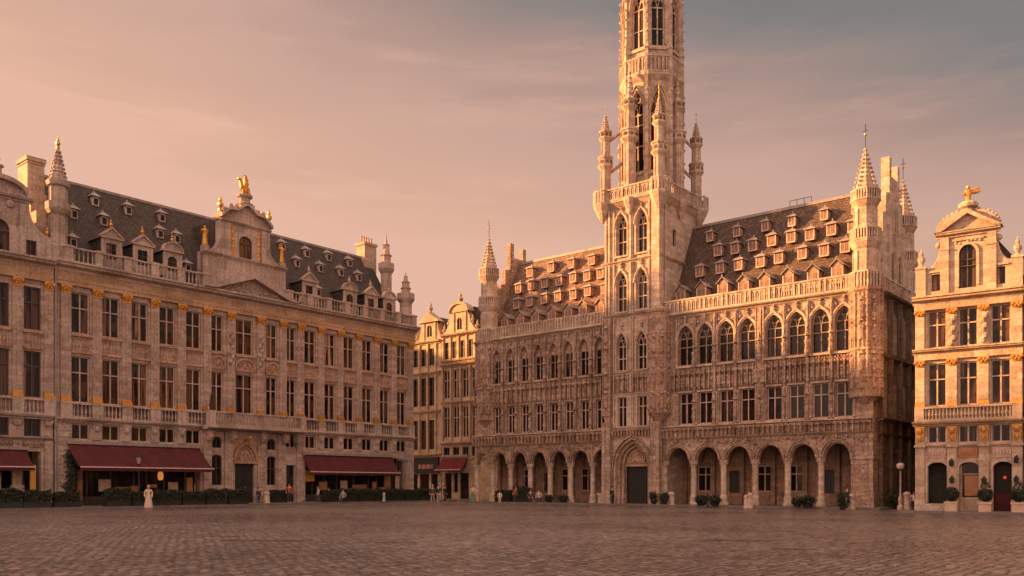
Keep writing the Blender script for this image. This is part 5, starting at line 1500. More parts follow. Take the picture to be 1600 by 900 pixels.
        p.build('pierced_parapet', 'tower', root)
    corner_base(1.5, .3, 1.0, 8.0, 5)
    corner_base(37.7, .35, 1.12, 8.0, 6)
    pr = MB(); pr.box(36.75, 38.3, -.05, 1.0, 0, 3.7); pr.box(37.0, 38.38, -.16, 1.1, 0, 1.2); pr.box(36.7, 38.36, -.12, 1.05, 3.55, 3.75); pr.box(36.98, 38.3, -.03, 1.5, 3.7, 7.2)
    pr.build('corner_pier', 'gothic', root)
    # ---- side face and rear wing towards the lane
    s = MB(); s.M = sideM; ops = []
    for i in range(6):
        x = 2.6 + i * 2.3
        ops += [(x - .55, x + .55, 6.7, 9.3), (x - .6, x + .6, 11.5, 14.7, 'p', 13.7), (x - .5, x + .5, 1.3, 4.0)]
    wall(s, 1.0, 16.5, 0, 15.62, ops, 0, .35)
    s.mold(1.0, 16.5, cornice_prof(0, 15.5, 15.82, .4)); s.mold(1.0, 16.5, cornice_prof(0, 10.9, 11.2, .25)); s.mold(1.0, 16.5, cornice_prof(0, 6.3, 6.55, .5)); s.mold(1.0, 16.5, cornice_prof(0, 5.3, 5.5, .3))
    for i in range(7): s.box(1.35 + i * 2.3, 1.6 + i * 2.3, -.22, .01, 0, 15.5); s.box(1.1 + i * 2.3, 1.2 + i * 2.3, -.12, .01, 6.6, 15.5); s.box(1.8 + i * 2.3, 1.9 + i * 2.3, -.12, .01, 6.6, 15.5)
    so = s.build('side_wall', 'shaded', root)  # stone colour darkened for the lane's shade
    for i in range(6):
        x = 2.6 + i * 2.3
        for z0, z1 in ((6.7, 9.3), (11.5, 14.7), (1.3, 4.0)):
            g = MB(); g.box(38.0, 38.04, x - .62, x + .62, z0, z1); g.box(38.04, 38.1, x - .04, x + .04, z0, z1, 1); g.box(38.04, 38.09, x - .6, x + .6, z0 + (z1 - z0) * .6, z0 + (z1 - z0) * .6 + .08, 1); g.build('window', ['glass_dark', 'mullion'], so)
    p = MB(); p.M = sideM
    for i in range(6): tracery_rail(p, 1.6 + i * 1.5, 3.09 + i * 1.5, -.06, 15.83, 16.98, .37)
    p.build('pierced_parapet', 'tower', root)
    c = MB(); c.box(21, 37.95, 10.4, 30, 0, 15.6); c.box(21.0, 37.95, 4.7, 10.3, 0, 5.3); c.prism([(21, 15.61), (37.9, 15.61), (29.5, 22)], 10.5, 30); c.build('rear_wing', 'shaded', root)
    b = MB(); b.box(0, 16, 4.7, 10.5, 0, 5.29); b.box(15.9, 21.1, 6.2, 10.4, 0, 15.6); b.build('rear_body', 'gothic', root)
    build_tower(root)

def build_tower(root):
    x0, x1, yf, yb = 15.74, 21.17, -.5, 6.05
    cx = (x0 + x1) / 2; cy = (yf + yb) / 2
    W = (17.5, 19.5)
    m = MB(); ops = []
    for x in W:
        ops += [(x - .45, x + .45, 6.68, 9.25), (x - .5, x + .5, 11.5, 14.75, 'p', 13.6), (x - .52, x + .52, 16.6, 20.0, 'p', 18.85), (x - .52, x + .52, 21.4, 25.0, 'p', 23.8)]
    pc = 18.65
    ops.append((pc - 1.65, pc + 1.65, 0, 5.55, 'p', 3.3))
    wall(m, x0, x1, 0, 26.0, ops, yf, .4)
    m.box(x0 + .3, x1 - .3, -.08, yb - .2, 5.7, 26.0); m.box(x0 + .3, x1 - .3, 1.4, yb - .2, 0, 5.7)
    m.box(x0 + .02, pc - 1.66, yf + .02, 1.4, 0, 5.7); m.box(pc + 1.66, x1 - .02, yf + .02, 1.4, 0, 5.7)
    m.M = Matrix.Translation((x1, 0, 0)) @ Matrix.Rotation(R(90), 4, 'Z'); wall(m, yf, yb, 0, 26.0, [(1.75, 2.35, 22.1, 23.5)], 0, .25)
    m.M = Matrix.Translation((x0, 0, 0)) @ Matrix.Rotation(R(-90), 4, 'Z'); wall(m, -yb, -yf, 0, 26.0, [], 0, .25)
    m.M = Matrix.Translation((0, yb, 0)) @ Matrix.Rotation(R(180), 4, 'Z'); wall(m, -x1, -x0, 0, 26.0, [], 0, .25); m.M = None
    tw = m.build('tower', 'tower', root)
    # mouldings and ribs
    t = MB()
    for z, o in ((5.62, .12), (6.5, .2), (9.35, .14), (11.3, .2), (16.15, .3), (20.75, .22)):
        t.mold(x0 - .04, x1 + .04, cornice_prof(yf, z, z + .2, o))
        if z > 15:
            t.M = Matrix.Translation((x1, 0, 0)) @ Matrix.Rotation(R(90), 4, 'Z'); t.mold(yf - .1, yb, cornice_prof(0, z, z + .2, o)); t.M = Matrix.Translation((x0, 0, 0)) @ Matrix.Rotation(R(-90), 4, 'Z'); t.mold(-yb, -yf + .1, cornice_prof(0, z, z + .2, o)); t.M = None
    for za, zb in ((6.7, 9.3), (9.6, 11.25), (11.55, 16.1), (16.36, 20.7), (20.97, 25.7)):
        for x in (16.75, 18.36, 18.64, 20.25):
            t.box(x - .07, x + .07, yf - .16, yf + .02, za, zb)
        for x in (x0 + .22, x0 + .55, x1 - .55, x1 - .22): t.box(x - .08, x + .08, yf - .2, yf + .02, za, zb)
        t.box(18.43, 18.57, yf - .26, yf - .02, za, zb)
    for y in (-.2, .25): t.box(x1 - .02, x1 + .16, y - .08, y + .08, 16.36, 25.7)
    t.build('tracery_rib', 'tower', tw)
    for z0, z1, sp in ((11.5, 14.75, 13.6), (16.6, 20.0, 18.85), (21.4, 25.0, 23.8)):
        for x in W:
            h = MB(); w = .45 if z0 < 12 else .5
            arch_ring(h, x, w + .05, sp, z1, 'p', .12, yf - .12, yf + .01, sp - z0); arch_ring(h, x, w + .16, sp, z1 + .12, 'p', .09, yf - .2, yf + .01)
            h.lathe(x, yf - .12, [(.05, z1 + .12), (.06, z1 + .3), (.14, z1 + .45), (.05, z1 + .55), (.15, z1 + .62), (.03, z1 + .85)], 5); h.build('window_surround', 'tower', tw); h = MB(); h.box(x - w - .15, x + w + .15, yf - .14, yf + .02, z0 - .16, z0 - .01); h.build('window_sill', 'tower', tw)
            window(tw, x, z0, z1, w * 2 + (.1 if z0 < 12 else .04), yf + .28, frame='tower', pane='glass_dark', arch='p', spring=sp, trans=(z0 + (sp - z0) * .5,), tracery=1, bar=.085, one=True)
    for x in W: window(tw, x, 6.68, 9.25, .9, yf + .25, frame='mullion', trans=(8.4,), bar=.08, one=True, pane='glass_dark')
    g = MB(); g.box(x1 - .24, x1 - .2, 1.7, 2.4, 22.05, 23.55); g.build('window', 'dark', tw)
    k = MB(); carved_band(k, 16.8, 20.2, 9.6, 11.25, yf, .46, True, 77); carved_band(k, 16.7, 20.3, 5.86, 6.48, yf - .02, .3, False, 78); k.build('carved_band', 'carved', tw)
    # buttresses
    b = MB()
    b.box(x0 - .06, 16.62, -1.05, yf + .02, 0, 1.0); b.box(x0 - .02, 16.58, -.98, yf + .02, 1.0, 7.0); b.prism([(x0 - .02, 7.0), (16.58, 7.0), (16.58, 7.1), (x0 - .02, 7.1)], -1.02, yf)
    b.box(x0, 16.56, -.9, yf + .02, 7.7, 16.1)
    for i in range(4): b.box(x0 + .06 + i * .23, x0 + .13 + i * .23, -.97, -.89, 7.8, 16.0)
    b.frustum(x0 + .15, 16.4, -.65, yf, 7.1, 7.7, .14)
    for z in (8.4, 10.0, 12.2, 14.0): figure(b, x0 + .42, -.98, z, 1.1); b.lathe(x0 + .42, -.95, [(.1, z + 1.15), (.26, z + 1.25), (.03, z + 1.6)], 5)
    b.box(20.55, 21.4, -.95, yf + .02, 0, 7.0); b.box(20.5, 21.45, -1.0, yf + .02, 0, 1.0)
    b.build('buttress', 'gothic', tw)
    o = MB(); c0 = (21.1, -.42); r = .88
    o.lathe(*c0, [(.1, 6.8), (.3, 7.0), (r, 7.7), (r, 9.3), (r + .08, 9.4), (r, 9.5), (r, 12.2), (r + .08, 12.3), (r, 12.4), (r, 14.2), (r + .1, 14.3), (r, 14.4), (r, 15.9), (r + .12, 16.1), (r + .12, 16.3), (.5, 16.5), (.4, 16.6)], 8)
    for kk in range(8):
        a = math.pi / 8 + kk * math.pi / 4
        for q in (0, .33, .67):
            a2 = a + q * math.pi / 4; rr = r * (math.cos(math.pi / 8) / math.cos((q - .5) * math.pi / 4)); o.tube((c0[0] + rr * math.cos(a2), c0[1] + rr * math.sin(a2), 7.7), (c0[0] + rr * math.cos(a2), c0[1] + rr * math.sin(a2), 16), .06, n=5)
        for z in (8.0, 10.2, 12.7): figure(o, c0[0] + r * .95 * math.cos(a + .39), c0[1] + r * .95 * math.sin(a + .39), z, 1.1, 5); o.lathe(c0[0] + r * .95 * math.cos(a + .39), c0[1] + r * .95 * math.sin(a + .39), [(.05, z + 1.15), (.19, z + 1.25), (.03, z + 1.55)], 5)
    o.build('corner_oriel', 'carved', tw)
    cb = MB(); cb.box(x1 - .62, x1 + .12, yf - .22, yf + .5, 16.3, 25.7); cb.build('corner_strip', 'tower', tw)
    # portal
    p = MB()
    arch_ring(p, pc, 1.66, 3.3, 5.56, 'p', .16, yf - .2, yf + .02, 3.2); arch_ring(p, pc, 1.9, 3.3, 5.85, 'p', .08, yf - .3, yf, .2)
    arch_ring(p, pc, 1.42, 3.3, 5.25, 'p', .22, yf + .1, yf + .5, 3.2); arch_ring(p, pc, 1.2, 3.3, 4.95, 'p', .2, yf + .35, yf + .9, 3.2)
    p.lathe(pc, yf - .25, [(.08, 5.95), (.2, 6.15), (.08, 6.3), (.18, 6.4), (0, 6.7)], 6)
    p.build('portal', 'carved', tw)
    ty = MB(); ty.prism([(pc - 1.65, 3.4), (pc + 1.65, 3.4)] + list(reversed(arch_pts(pc, 1.65, 3.42, 5.5, 'p', 6)))[1:-1], yf + .75, yf + .95)
    for i in range(9):
        x = pc - .95 + i * .24; h = .5 + .5 * (1 - abs(i - 4) / 4)
        figure(ty, x, yf + .68, 3.72, h)
    for i in range(7): ty.ball((pc - .9 + i * .3, yf + .66, 3.62), (.12, .1, .1), 5, 4)
    ty.box(pc - 1.6, pc + 1.6, yf + .6, yf + .96, 3.3, 3.5)
    ty.build('tympanum', 'panel', tw)
    d = MB(); d.box(pc - 1.62, pc + 1.62, yf + .98, yf + 1.05, 0.05, 3.4)
    for s in (-1, 1):
        for kk in range(4): d.box(pc + s * (.15 + .22 * kk) - .09, pc + s * (.15 + .22 * kk) + .09, yf + .93, yf + .99, .1, 3.3)
    d.build('gate', 'door', tw)
    # high parapet
    q = MB()
    o_ = .42
    prof = [(.03, 25.4), (-.1, 25.5), (-o_, 25.9), (-o_ - .08, 25.95), (-o_ - .08, 26.08), (.03, 26.08)]
    q.mold(x0 - o_, x1 + o_, [(y + yf, z) for y, z in prof])
    q.M = Matrix.Translation((x1, 0, 0)) @ Matrix.Rotation(R(90), 4, 'Z'); q.mold(yf - o_, yb + o_, prof)
    q.M = Matrix.Translation((x0, 0, 0)) @ Matrix.Rotation(R(-90), 4, 'Z'); q.mold(-yb - o_, -yf + o_, prof)
    q.M = Matrix.Translation((0, yb, 0)) @ Matrix.Rotation(R(180), 4, 'Z'); q.mold(-x1 - o_, -x0 + o_, prof); q.M = None
    q.box(x0 - .3, x1 + .3, yf - .3, yb + .3, 25.98, 26.06)
    for a in (x0 - .1, x1 + .1):
        for y in (yf - .1, yb + .1): q.lathe(a, y, [(.1, 24.5), (.3, 24.8), (.75, 25.7), (.85, 26.0), (.85, 26.12)], 8)
    q.lathe(cx, yf - .2, [(.06, 24.6), (.25, 24.9), (.55, 25.8), (.6, 26.1)], 8); q.lathe(x1 + .2, cy, [(.06, 24.6), (.25, 24.9), (.55, 25.8), (.6, 26.1)], 8)
    q.build('parapet_base', 'tower', tw)
    r_ = MB()
    tracery_rail(r_, x0 + .5, x1 - .5, yf - o_, 26.1, 27.15, .42)
    r_.M = Matrix.Translation((x1 + o_, 0, 0)) @ Matrix.Rotation(R(90), 4, 'Z'); tracery_rail(r_, yf + .5, yb - .5, 0, 26.1, 27.15, .42)
    r_.M = Matrix.Translation((x0 - o_, 0, 0)) @ Matrix.Rotation(R(-90), 4, 'Z'); tracery_rail(r_, -yb + .5, -yf - .5, 0, 26.1, 27.15, .42)
    r_.M = None
    for a in (x0 - .1, x1 + .1):
        for y in (yf - .1, yb + .1):
            for kk in range(8):
                aa = math.pi / 8 + kk * math.pi / 4; an = aa + math.pi / 4; rr = .8
                r_.box(a + rr * math.cos(aa) - .07, a + rr * math.cos(aa) + .07, y + rr * math.sin(aa) - .07, y + rr * math.sin(aa) + .07, 26.1, 27.2)
                r_.tube((a + rr * math.cos(aa), y + rr * math.sin(aa), 27.12), (a + rr * math.cos(an), y + rr * math.sin(an), 27.12), .08, n=4)
                mx = a + rr * .92 * math.cos((aa + an) / 2); my = y + rr * .92 * math.sin((aa + an) / 2); r_.box(mx - .05, mx + .05, my - .05, my + .05, 26.1, 27.1)
    r_.build('parapet', 'tower', tw)
    # pinnacles: four corners, four taller ones at the middle of each side
    pm = pinnacle_mesh(.42, 26.1, 29.4, 31.85, 34.0, 34.9)
    for a in (x0 + .05, x1 - .05):
        for y in (yf + .05, yb - .05): inst('pinnacle', pm, tw, (a, y, 0))
    pm2 = pinnacle_mesh(.5, 26.1, 31.25, 34.0, 37.4, 37.9)
    for a, y in ((cx - .3, yf + .2), (x1 - .15, cy), (x0 + .15, cy), (cx, yb - .2)): inst('pinnacle', pm2, tw, (a, y, 0))
    # flying ribs from the corner pinnacles
    for a in (x0 + .05, x1 - .05):
        for y in (yf + .05, yb - .05):
            for za, zb in ((28.6, 30.2), (31.4, 33.0)): f = MB(); f.tube((a, y, za), (cx + (a - cx) * .55, cy + (y - cy) * .55, zb), .12, .16, 5); f.build('flying_rib', 'tower', tw)
    # octagon
    ap = 2.35; hw = ap * math.tan(math.pi / 8)
    oc = MB(); tr = MB(); wins = []
    oc.lathe(cx, cy, [(ap * 1.02, 26.07), (ap * 1.02, 27.2), (ap * .80, 27.25), (ap * .80, 60)], 8)
    for k in range(8):
        Mk = Matrix.Translation((cx, cy, 0)) @ Matrix.Rotation(k * math.pi / 4, 4, 'Z')
        oc.M = Mk; tr.M = Mk
        wall(oc, -hw, hw, 27.0, 36.4, [(-.66, .66, 28.6, 35.6, 'p', 33.5)], -ap, .3)
        h2 = hw * .95; a2 = ap * .95
        wall(oc, -h2, h2, 36.4, 47.0, [(-.58, .58, 39.3, 43.9, 'p', 42.6)], -a2, .3)
        oc.mold(-h2 * 1.08, h2 * 1.08, [(-a2 + .1, 36.2), (-a2 - .1, 36.25), (-a2 - .42, 36.7), (-a2 - .42, 36.9), (-a2 + .1, 36.92)])
        tracery_rail(tr, -h2 * 1.1, h2 * 1.1, -a2 - .3, 36.93, 38.35, .34)
        tr.box(-h2 * 1.1, h2 * 1.1, -a2 - .14, -a2 + .02, 38.95, 39.2)
        arch_ring(tr, 0, .68, 33.5, 35.65, 'p', .13, -ap - .14, -ap + .02, 4); arch_ring(tr, 0, .8, 33.7, 36.0, 'p', .07, -ap - .22, -ap)
        arch_ring(tr, 0, .6, 42.6, 43.95, 'p', .13, -a2 - .14, -a2 + .02, 3.2); arch_ring(tr, 0, .7, 42.7, 44.3, 'p', .07, -a2 - .24, -a2, .1)
        for x in (-hw + .12, hw - .12): tr.box(x - .09, x + .09, -ap - .14, -ap + .02, 27.2, 36.2); tr.box(x * .95 - .09, x * .95 + .09, -a2 - .16, -a2 + .02, 39.2, 47)
        tr.box(-.78, .78, -ap - .1, -ap + .02, 28.3, 28.55)
        for z in (30.8, 32.6): tr.box(-.65, .65, -ap + .1, -ap + .2, z - .06, z + .06)
        # buttress at the corner between two faces
        Mk2 = Matrix.Translation((cx, cy, 0)) @ Matrix.Rotation((k + .5) * math.pi / 4, 4, 'Z'); tr.M = Mk2
        rv = ap / math.cos(math.pi / 8)
        tr.box(-.14, .14, -rv - .3, -rv + .1, 27.2, 36.6); tr.box(-.12, .12, -rv - .2, -rv + .25, 36.6, 44.6)
        tr.lathe(0, -rv - .14, [(.26, 36.6), (.2, 37.4), (.18, 38.9), (.28, 39.0), (.2, 39.1), (.03, 41.0)], 4)
        for i in range(7): tr.ball((0, -rv - .3, 28.5 + i * 1.15), (.1, .12, .14), 5, 4); tr.ball((0, -rv - .22, 39.6 + i * .8), (.09, .12, .12), 5, 4)
    oc.M = None; tr.M = None
    on = oc.build('octagon_stage', 'tower', tw); tr.build('octagon_tracery', 'tower', tw)
    for k in range(8):
        a = k * math.pi / 4
        for z0, z1, sp, w, aa in ((28.6, 35.6, 33.5, 1.32, ap), (39.3, 43.9, 42.6, 1.16, ap * .95)):
            o = window(tw, 0, z0, z1, w, 0, frame='tower', pane='glass_dark', arch='p', spring=sp, trans=(z0 + (sp - z0) * .45,), tracery=1, bar=.1, one=True)
            o.location = (cx + (aa - .2) * math.sin(a), cy - (aa - .2) * math.cos(a), z0); o.rotation_euler = (0, 0, a)
    sp = MB(); sp.lathe(cx, cy, [(2.2, 47), (2.4, 47.3), (1.7, 47.5), (1.5, 54), (1.1, 54.2), (.05, 66)], 8); sp.build('spire', 'tower', tw)
    gp = MB(); gp.lathe(x1 - .05, yf + .05, [(.07, 33.6), (.09, 34.0), (.04, 34.2), (.08, 34.5), (.03, 34.7), (.07, 35.0), (.0, 35.3)], 6); gp.build('gilded_finial', 'gold', tw)
# ================================================================ things on the square
def leaf_cloud(mb, r, n, pick, size=(.05, .09)):
    for _ in range(n):
        p = Vector(pick(r)); s = r.uniform(*size)
        u = Vector((r.gauss(0, 1), r.gauss(0, 1), r.gauss(0, 1))).normalized(); v = u.orthogonal().normalized()
        v.rotate(Matrix.Rotation(r.uniform(0, 6.28), 3, u)); w = u.cross(v)
        mb.quad(tuple(p - v * s), tuple(p - w * s * .55), tuple(p + v * s), tuple(p + w * s * .55))

def make_hedge():
    root = thing('planter_hedge', '', 'hedge')
    b = MB(); b.box(-.95, .95, -.3, .3, 0, .38); b.box(-.98, .98, -.33, .33, .34, .4); b.build('planter_box', 'door', root)
    f = MB(); r = random.Random(11)
    f.box(-.86, .86, -.2, .2, .38, 1.05)
    def pick(r):
        x = r.uniform(-.95, .95)
        while True:
            y = r.uniform(-.32, .32); z = r.uniform(.38, 1.2 + .07 * math.sin(x * 5))
            if abs(y) > .2 or z > 1.0: return (x + r.gauss(0, .02), y, z + abs(r.gauss(0, .03)))
    leaf_cloud(f, r, 1500, pick)
    f.build('foliage', 'leaf', root)
    return root

def build_hedges():
    proto = make_hedge(); first = True
    def put(o0, rz, u, v, group, label, turn=0.0):
        nonlocal first
        o = proto if first else dup_tree(proto)
        first = False
        o.location = frame_pt(o0, rz, u, v); o.location.z = .115; o.rotation_euler = (0, 0, rz + turn)
        o['label'] = label; o['group'] = group; o.scale = (1, rnd.uniform(.9, 1.15), rnd.uniform(.84, 1.14)); o.rotation_euler.z += math.pi * rnd.randint(0, 1) + rnd.uniform(-.05, .05)
    ORD = ('first', 'second', 'third', 'fourth', 'fifth', 'sixth', 'seventh')
    for i in range(4): put(L0, LR, -7.0 + 1.98 * i, 4.4, 'hedges before the volute gabled house', 'dark planter hedge, %s from the palace downpipe in the row before the volute gabled house' % ORD[3 - i])
    for i in range(6): put(L0, LR, 2.6 + 2.02 * i, 4.5, 'hedges before the ivy side awning', 'dark planter hedge, %s from the ivy in the row before the broad awning' % ORD[i])
    for i in range(7): put(L0, LR, 23.6 + 2.02 * i, 3.2, 'hedges under the second awning', 'dark planter hedge, %s from the palace door in the row before the far burgundy awning' % ORD[i])
    put(L0, LR, 19.2, .9, 'hedge by the great door', 'single short planter hedge against the wall beside the palace door')
    for i in range(2): put(T0, TR, 4.6 + 2.2 * i, .9, 'low hedges before the tower side arcade', ('low planter hedge at the arcade columns, nearer the corner houses', 'low planter hedge at the arcade columns, nearer the tower')[i])

def make_lamp(label, h, kind):
    root = thing('street_lamp', label, 'street lamp')
    p = MB()
    p.lathe(0, 0, [(.2, 0), (.2, .25), (.13, .35), (.15, .8), (.09, .95), (.06, 1.1), (.05, h - .75), (.09, h - .7), (.05, h - .62)], 10)
    p.build('post', 'iron' if kind == 'lantern' else 'mullion', root)
    if kind == 'lantern':
        l = MB(); l.lathe(0, 0, [(.1, h - .62), (.2, h - .15), (.2, h - .13)], 6); l.build('lantern_glass', 'cream', root)
        c = MB(); c.lathe(0, 0, [(.24, h - .14), (.22, h - .08), (.1, h + .08), (.05, h + .12), (.06, h + .2), (.0, h + .3)], 6)
        for k in range(6):
            a = math.pi / 6 + k * math.pi / 3; c.tube((.1 * math.cos(a), .1 * math.sin(a), h - .62), (.205 * math.cos(a), .205 * math.sin(a), h - .13), .014, n=4)
        c.build('lantern_cap', 'iron', root)
    else:
        g = MB(); g.ball((0, 0, h - .36), .26, 14, 10); g.build('globe', 'bar', root)
        c = MB(); c.lathe(0, 0, [(.15, h - .66), (.18, h - .6), (.1, h - .56)], 10); c.lathe(0, 0, [(.17, h - .17), (.1, h - .08), (.03, h + .05), (0, h + .12)], 10)
        for k in range(6):
            a = k * math.pi / 3; c.tube((.16 * math.cos(a), .16 * math.sin(a), h - .58), (.265 * math.cos(a), .265 * math.sin(a), h - .36), .012, n=4); c.tube((.265 * math.cos(a), .265 * math.sin(a), h - .36), (.14 * math.cos(a), .14 * math.sin(a), h - .16), .012, n=4)
        c.build('globe_cage', 'iron', root)
    return root

def make_topiary(label, seed, spike):
    root = thing('potted_topiary', label, 'potted plant')
    b = MB(); b.box(-.33, .33, -.33, .33, 0, .66); b.box(-.38, .38, -.38, .38, .58, .7); b.box(-.36, .36, -.36, .36, 0, .08); b.build('planter_box', 'cream', root)
    t = MB(); t.tube((0, 0, .65), (0, 0, 1.0), .05); t.build('stem', 'wood', root)
    f = MB(); r = random.Random(seed)
    f.ball((0, 0, 1.15), (.34, .34, .36), 10, 7)
    def pick(r):
        d = Vector((r.gauss(0, 1), r.gauss(0, 1), r.gauss(0, 1))).normalized(); q = r.uniform(.85, 1.08)
        z = d.z * .42
        if spike and d.z > .6: z += (d.z - .6) * .9
        return (d.x * .4 * q, d.y * .4 * q, 1.15 + z * q)
    leaf_cloud(f, r, 1100, pick, (.035, .07)); f.build('foliage', 'leaf', root)
    return root

def make_bush(label, seed, w, h, pot=True, flowers=False):
    root = thing('potted_bush', label, 'potted plant')
    b = MB(); b.lathe(0, 0, [(w * .3, 0), (w * .42, h * .3), (w * .46, h * .34), (w * .4, h * .35)], 10); b.build('pot', 'door', root)
    f = MB(); r = random.Random(seed)
    f.ball((0, 0, h * .58), (w * .26, w * .26, h * .22), 9, 6)
    def pick(r):
        d = Vector((r.gauss(0, 1), r.gauss(0, 1), r.gauss(0, 1))).normalized(); q = r.uniform(.45, 1.0 + .45 * (.5 + .5 * math.sin(d.x * 5 + d.y * 4 + d.z * 6)))
        return (d.x * w * .5 * q, d.y * w * .5 * q, max(h * .3, h * .64 + d.z * h * .38 * q))
    leaf_cloud(f, r, 900, pick, (.05, .1)); f.build('foliage', 'leaf', root)
    return root

def make_post(label, h, r, mat='tower'):
    root = MB()
    root.lathe(0, 0, [(r * 1.2, 0), (r * 1.2, .12), (r, .16), (r * .92, h - .3), (r * 1.08, h - .25), (r * 1.08, h - .15), (r * .8, h - .05), (r * .3, h)], 10)
    o = root.build('stone_bollard', mat); tag(o, label, 'bollard')
    return o

def skin_mesh(name, joints, edges, mat, sub=1):
    """one continuous surface grown along a jointed skeleton"""
    me = bpy.data.meshes.new(name + '_skeleton')
    me.from_pydata([j[:3] for j in joints], edges, [])
    o = bpy.data.objects.new(name, me); col.objects.link(o)
    md = o.modifiers.new('skin', 'SKIN'); md.use_smooth_shade = True
    for v, j in zip(me.skin_vertices[0].data, joints):
        v.radius = (j[3], j[4] if len(j) > 4 else j[3])
    me.skin_vertices[0].data[0].use_root = True
    s = o.modifiers.new('sub', 'SUBSURF'); s.levels = sub; s.render_levels = sub
    dg = bpy.context.evaluated_depsgraph_get()
    nm = bpy.data.meshes.new_from_object(o.evaluated_get(dg))
    bpy.data.objects.remove(o); bpy.data.meshes.remove(me)
    nm.name = name
    nm.materials.clear(); nm.materials.append(M[mat])
    return nm

_cm = {}
def cloth(rgb):
    k = 'cloth_%d_%d_%d' % tuple(int(c * 255) for c in rgb)
    if k not in M: M[k] = plain(k, rgb, .85, 0, .25, 9)
    return k

def person(label, px, Y, facing, top, legs, h=1.72, hair=(.03, .02, .015), pose='stand', robe=None, z0=0.0, stride=.12):
    x, y = spot(px, Y)
    root = thing('person', label, 'person', (x, y, z0), facing)
    k = h / 1.72
    if pose == 'sit':
        hip = .5; kn = [(-.11, -.42, .5), (.11, -.42, .5)]; an = [(-.11, -.45, .08), (.11, -.45, .08)]
    else:
        hip = .9; kn = [(-.10, -stride * .6, .48), (.10, stride * .5, .48)]; an = [(-.10, -stride * .9, .08), (.10, stride * 1.3, .09)]
    base = hip - .9
    S = lambda j: (j[0] * k, j[1] * k, j[2] * k, *(q * k for q in j[3:]))
    tz = lambda z: z + base
    el = [(-.27, .03, tz(1.1)), (.27, .03, tz(1.1))]
    ha = [(-.27, -.12, tz(.88)), (.25, -.10, tz(.86))] if pose != 'sit' else [(-.18, -.3, tz(1.0)), (.18, -.3, tz(1.0))]
    J = [(0, 0, hip, .13, .1), (0, 0, tz(1.15), .12, .09), (0, .01, tz(1.36), .15, .095), (0, 0, tz(1.46), .055, .055), (0, -.015, tz(1.54), .07, .085), (0, -.02, tz(1.64), .075, .09), (0, -.01, tz(1.70), .045, .05),
         (-.17, .01, tz(1.38), .055), (-.25, .02, tz(1.24), .05), (*el[0], .042), (*ha[0], .034), (ha[0][0], ha[0][1] - .05, ha[0][2] - .1, .03),
         (.17, .01, tz(1.38), .055), (.25, .02, tz(1.24), .05), (*el[1], .042), (*ha[1], .034), (ha[1][0], ha[1][1] - .05, ha[1][2] - .1, .03),
         (-.09, 0, hip - .05, .09), (*kn[0], .06), (*an[0], .042), (an[0][0], an[0][1] - .15, .04, .035),
         (.09, 0, hip - .05, .09), (*kn[1], .06), (*an[1], .042), (an[1][0], an[1][1] - .15, .04, .035)]
    E_ = [(0, 1), (1, 2), (2, 3), (3, 4), (4, 5), (5, 6), (2, 7), (7, 8), (8, 9), (9, 10), (10, 11), (2, 12), (12, 13), (13, 14), (14, 15), (15, 16), (0, 17), (17, 18), (18, 19), (19, 20), (0, 21), (21, 22), (22, 23), (23, 24)]
    inst('body', skin_mesh('body', [S(j) for j in J], E_, 'skin'), root)
    g = .018
    T = [J[0], J[1], J[2], J[7], J[8], J[9], (J[10][0], J[10][1], J[10][2], .036), J[12], J[13], J[14], (J[15][0], J[15][1], J[15][2], .036)]
    T = [(*j[:3], *(q + g for q in j[3:])) for j in T]; T[0] = (0, 0, hip - .08, .16, .125)
    inst('coat', skin_mesh('coat', [S(j) for j in T], [(0, 1), (1, 2), (2, 3), (3, 4), (4, 5), (5, 6), (2, 7), (7, 8), (8, 9), (9, 10)], cloth(top)), root)
    if robe:
        b = MB(); b.lathe(0, 0, [(q * k, z * k) for q, z in [(.3, .03), (.31, .08), (.25, .5), (.2, .9), (.17, 1.05)]], 12, sy=.8)
        for i in range(12):
            a = i * math.pi / 6; b.tube((.29 * k * math.cos(a), .23 * k * math.sin(a), .04), (.18 * k * math.cos(a), .14 * k * math.sin(a), .95 * k), .03, .015, 5)
        b.build('long_skirt', cloth(robe), root)
    else:
        P = [J[0], J[17], J[18], J[19], J[21], J[22], J[23]]; P = [(*j[:3], *(q + .02 for q in j[3:])) for j in P]
        inst('trousers', skin_mesh('trousers', [S(j) for j in P], [(0, 1), (1, 2), (2, 3), (0, 4), (4, 5), (5, 6)], cloth(legs)), root)
    b = MB(); b.ball((0, .018 * k, tz(1.655) * k), (.098 * k, .112 * k, .105 * k), 10, 7); b.build('hair', cloth(hair), root)
    f = MB(); f.box(-.012 * k, .012 * k, -.135 * k, -.1 * k, tz(1.58) * k, tz(1.62) * k); f.build('nose', 'skin', root)
    return root

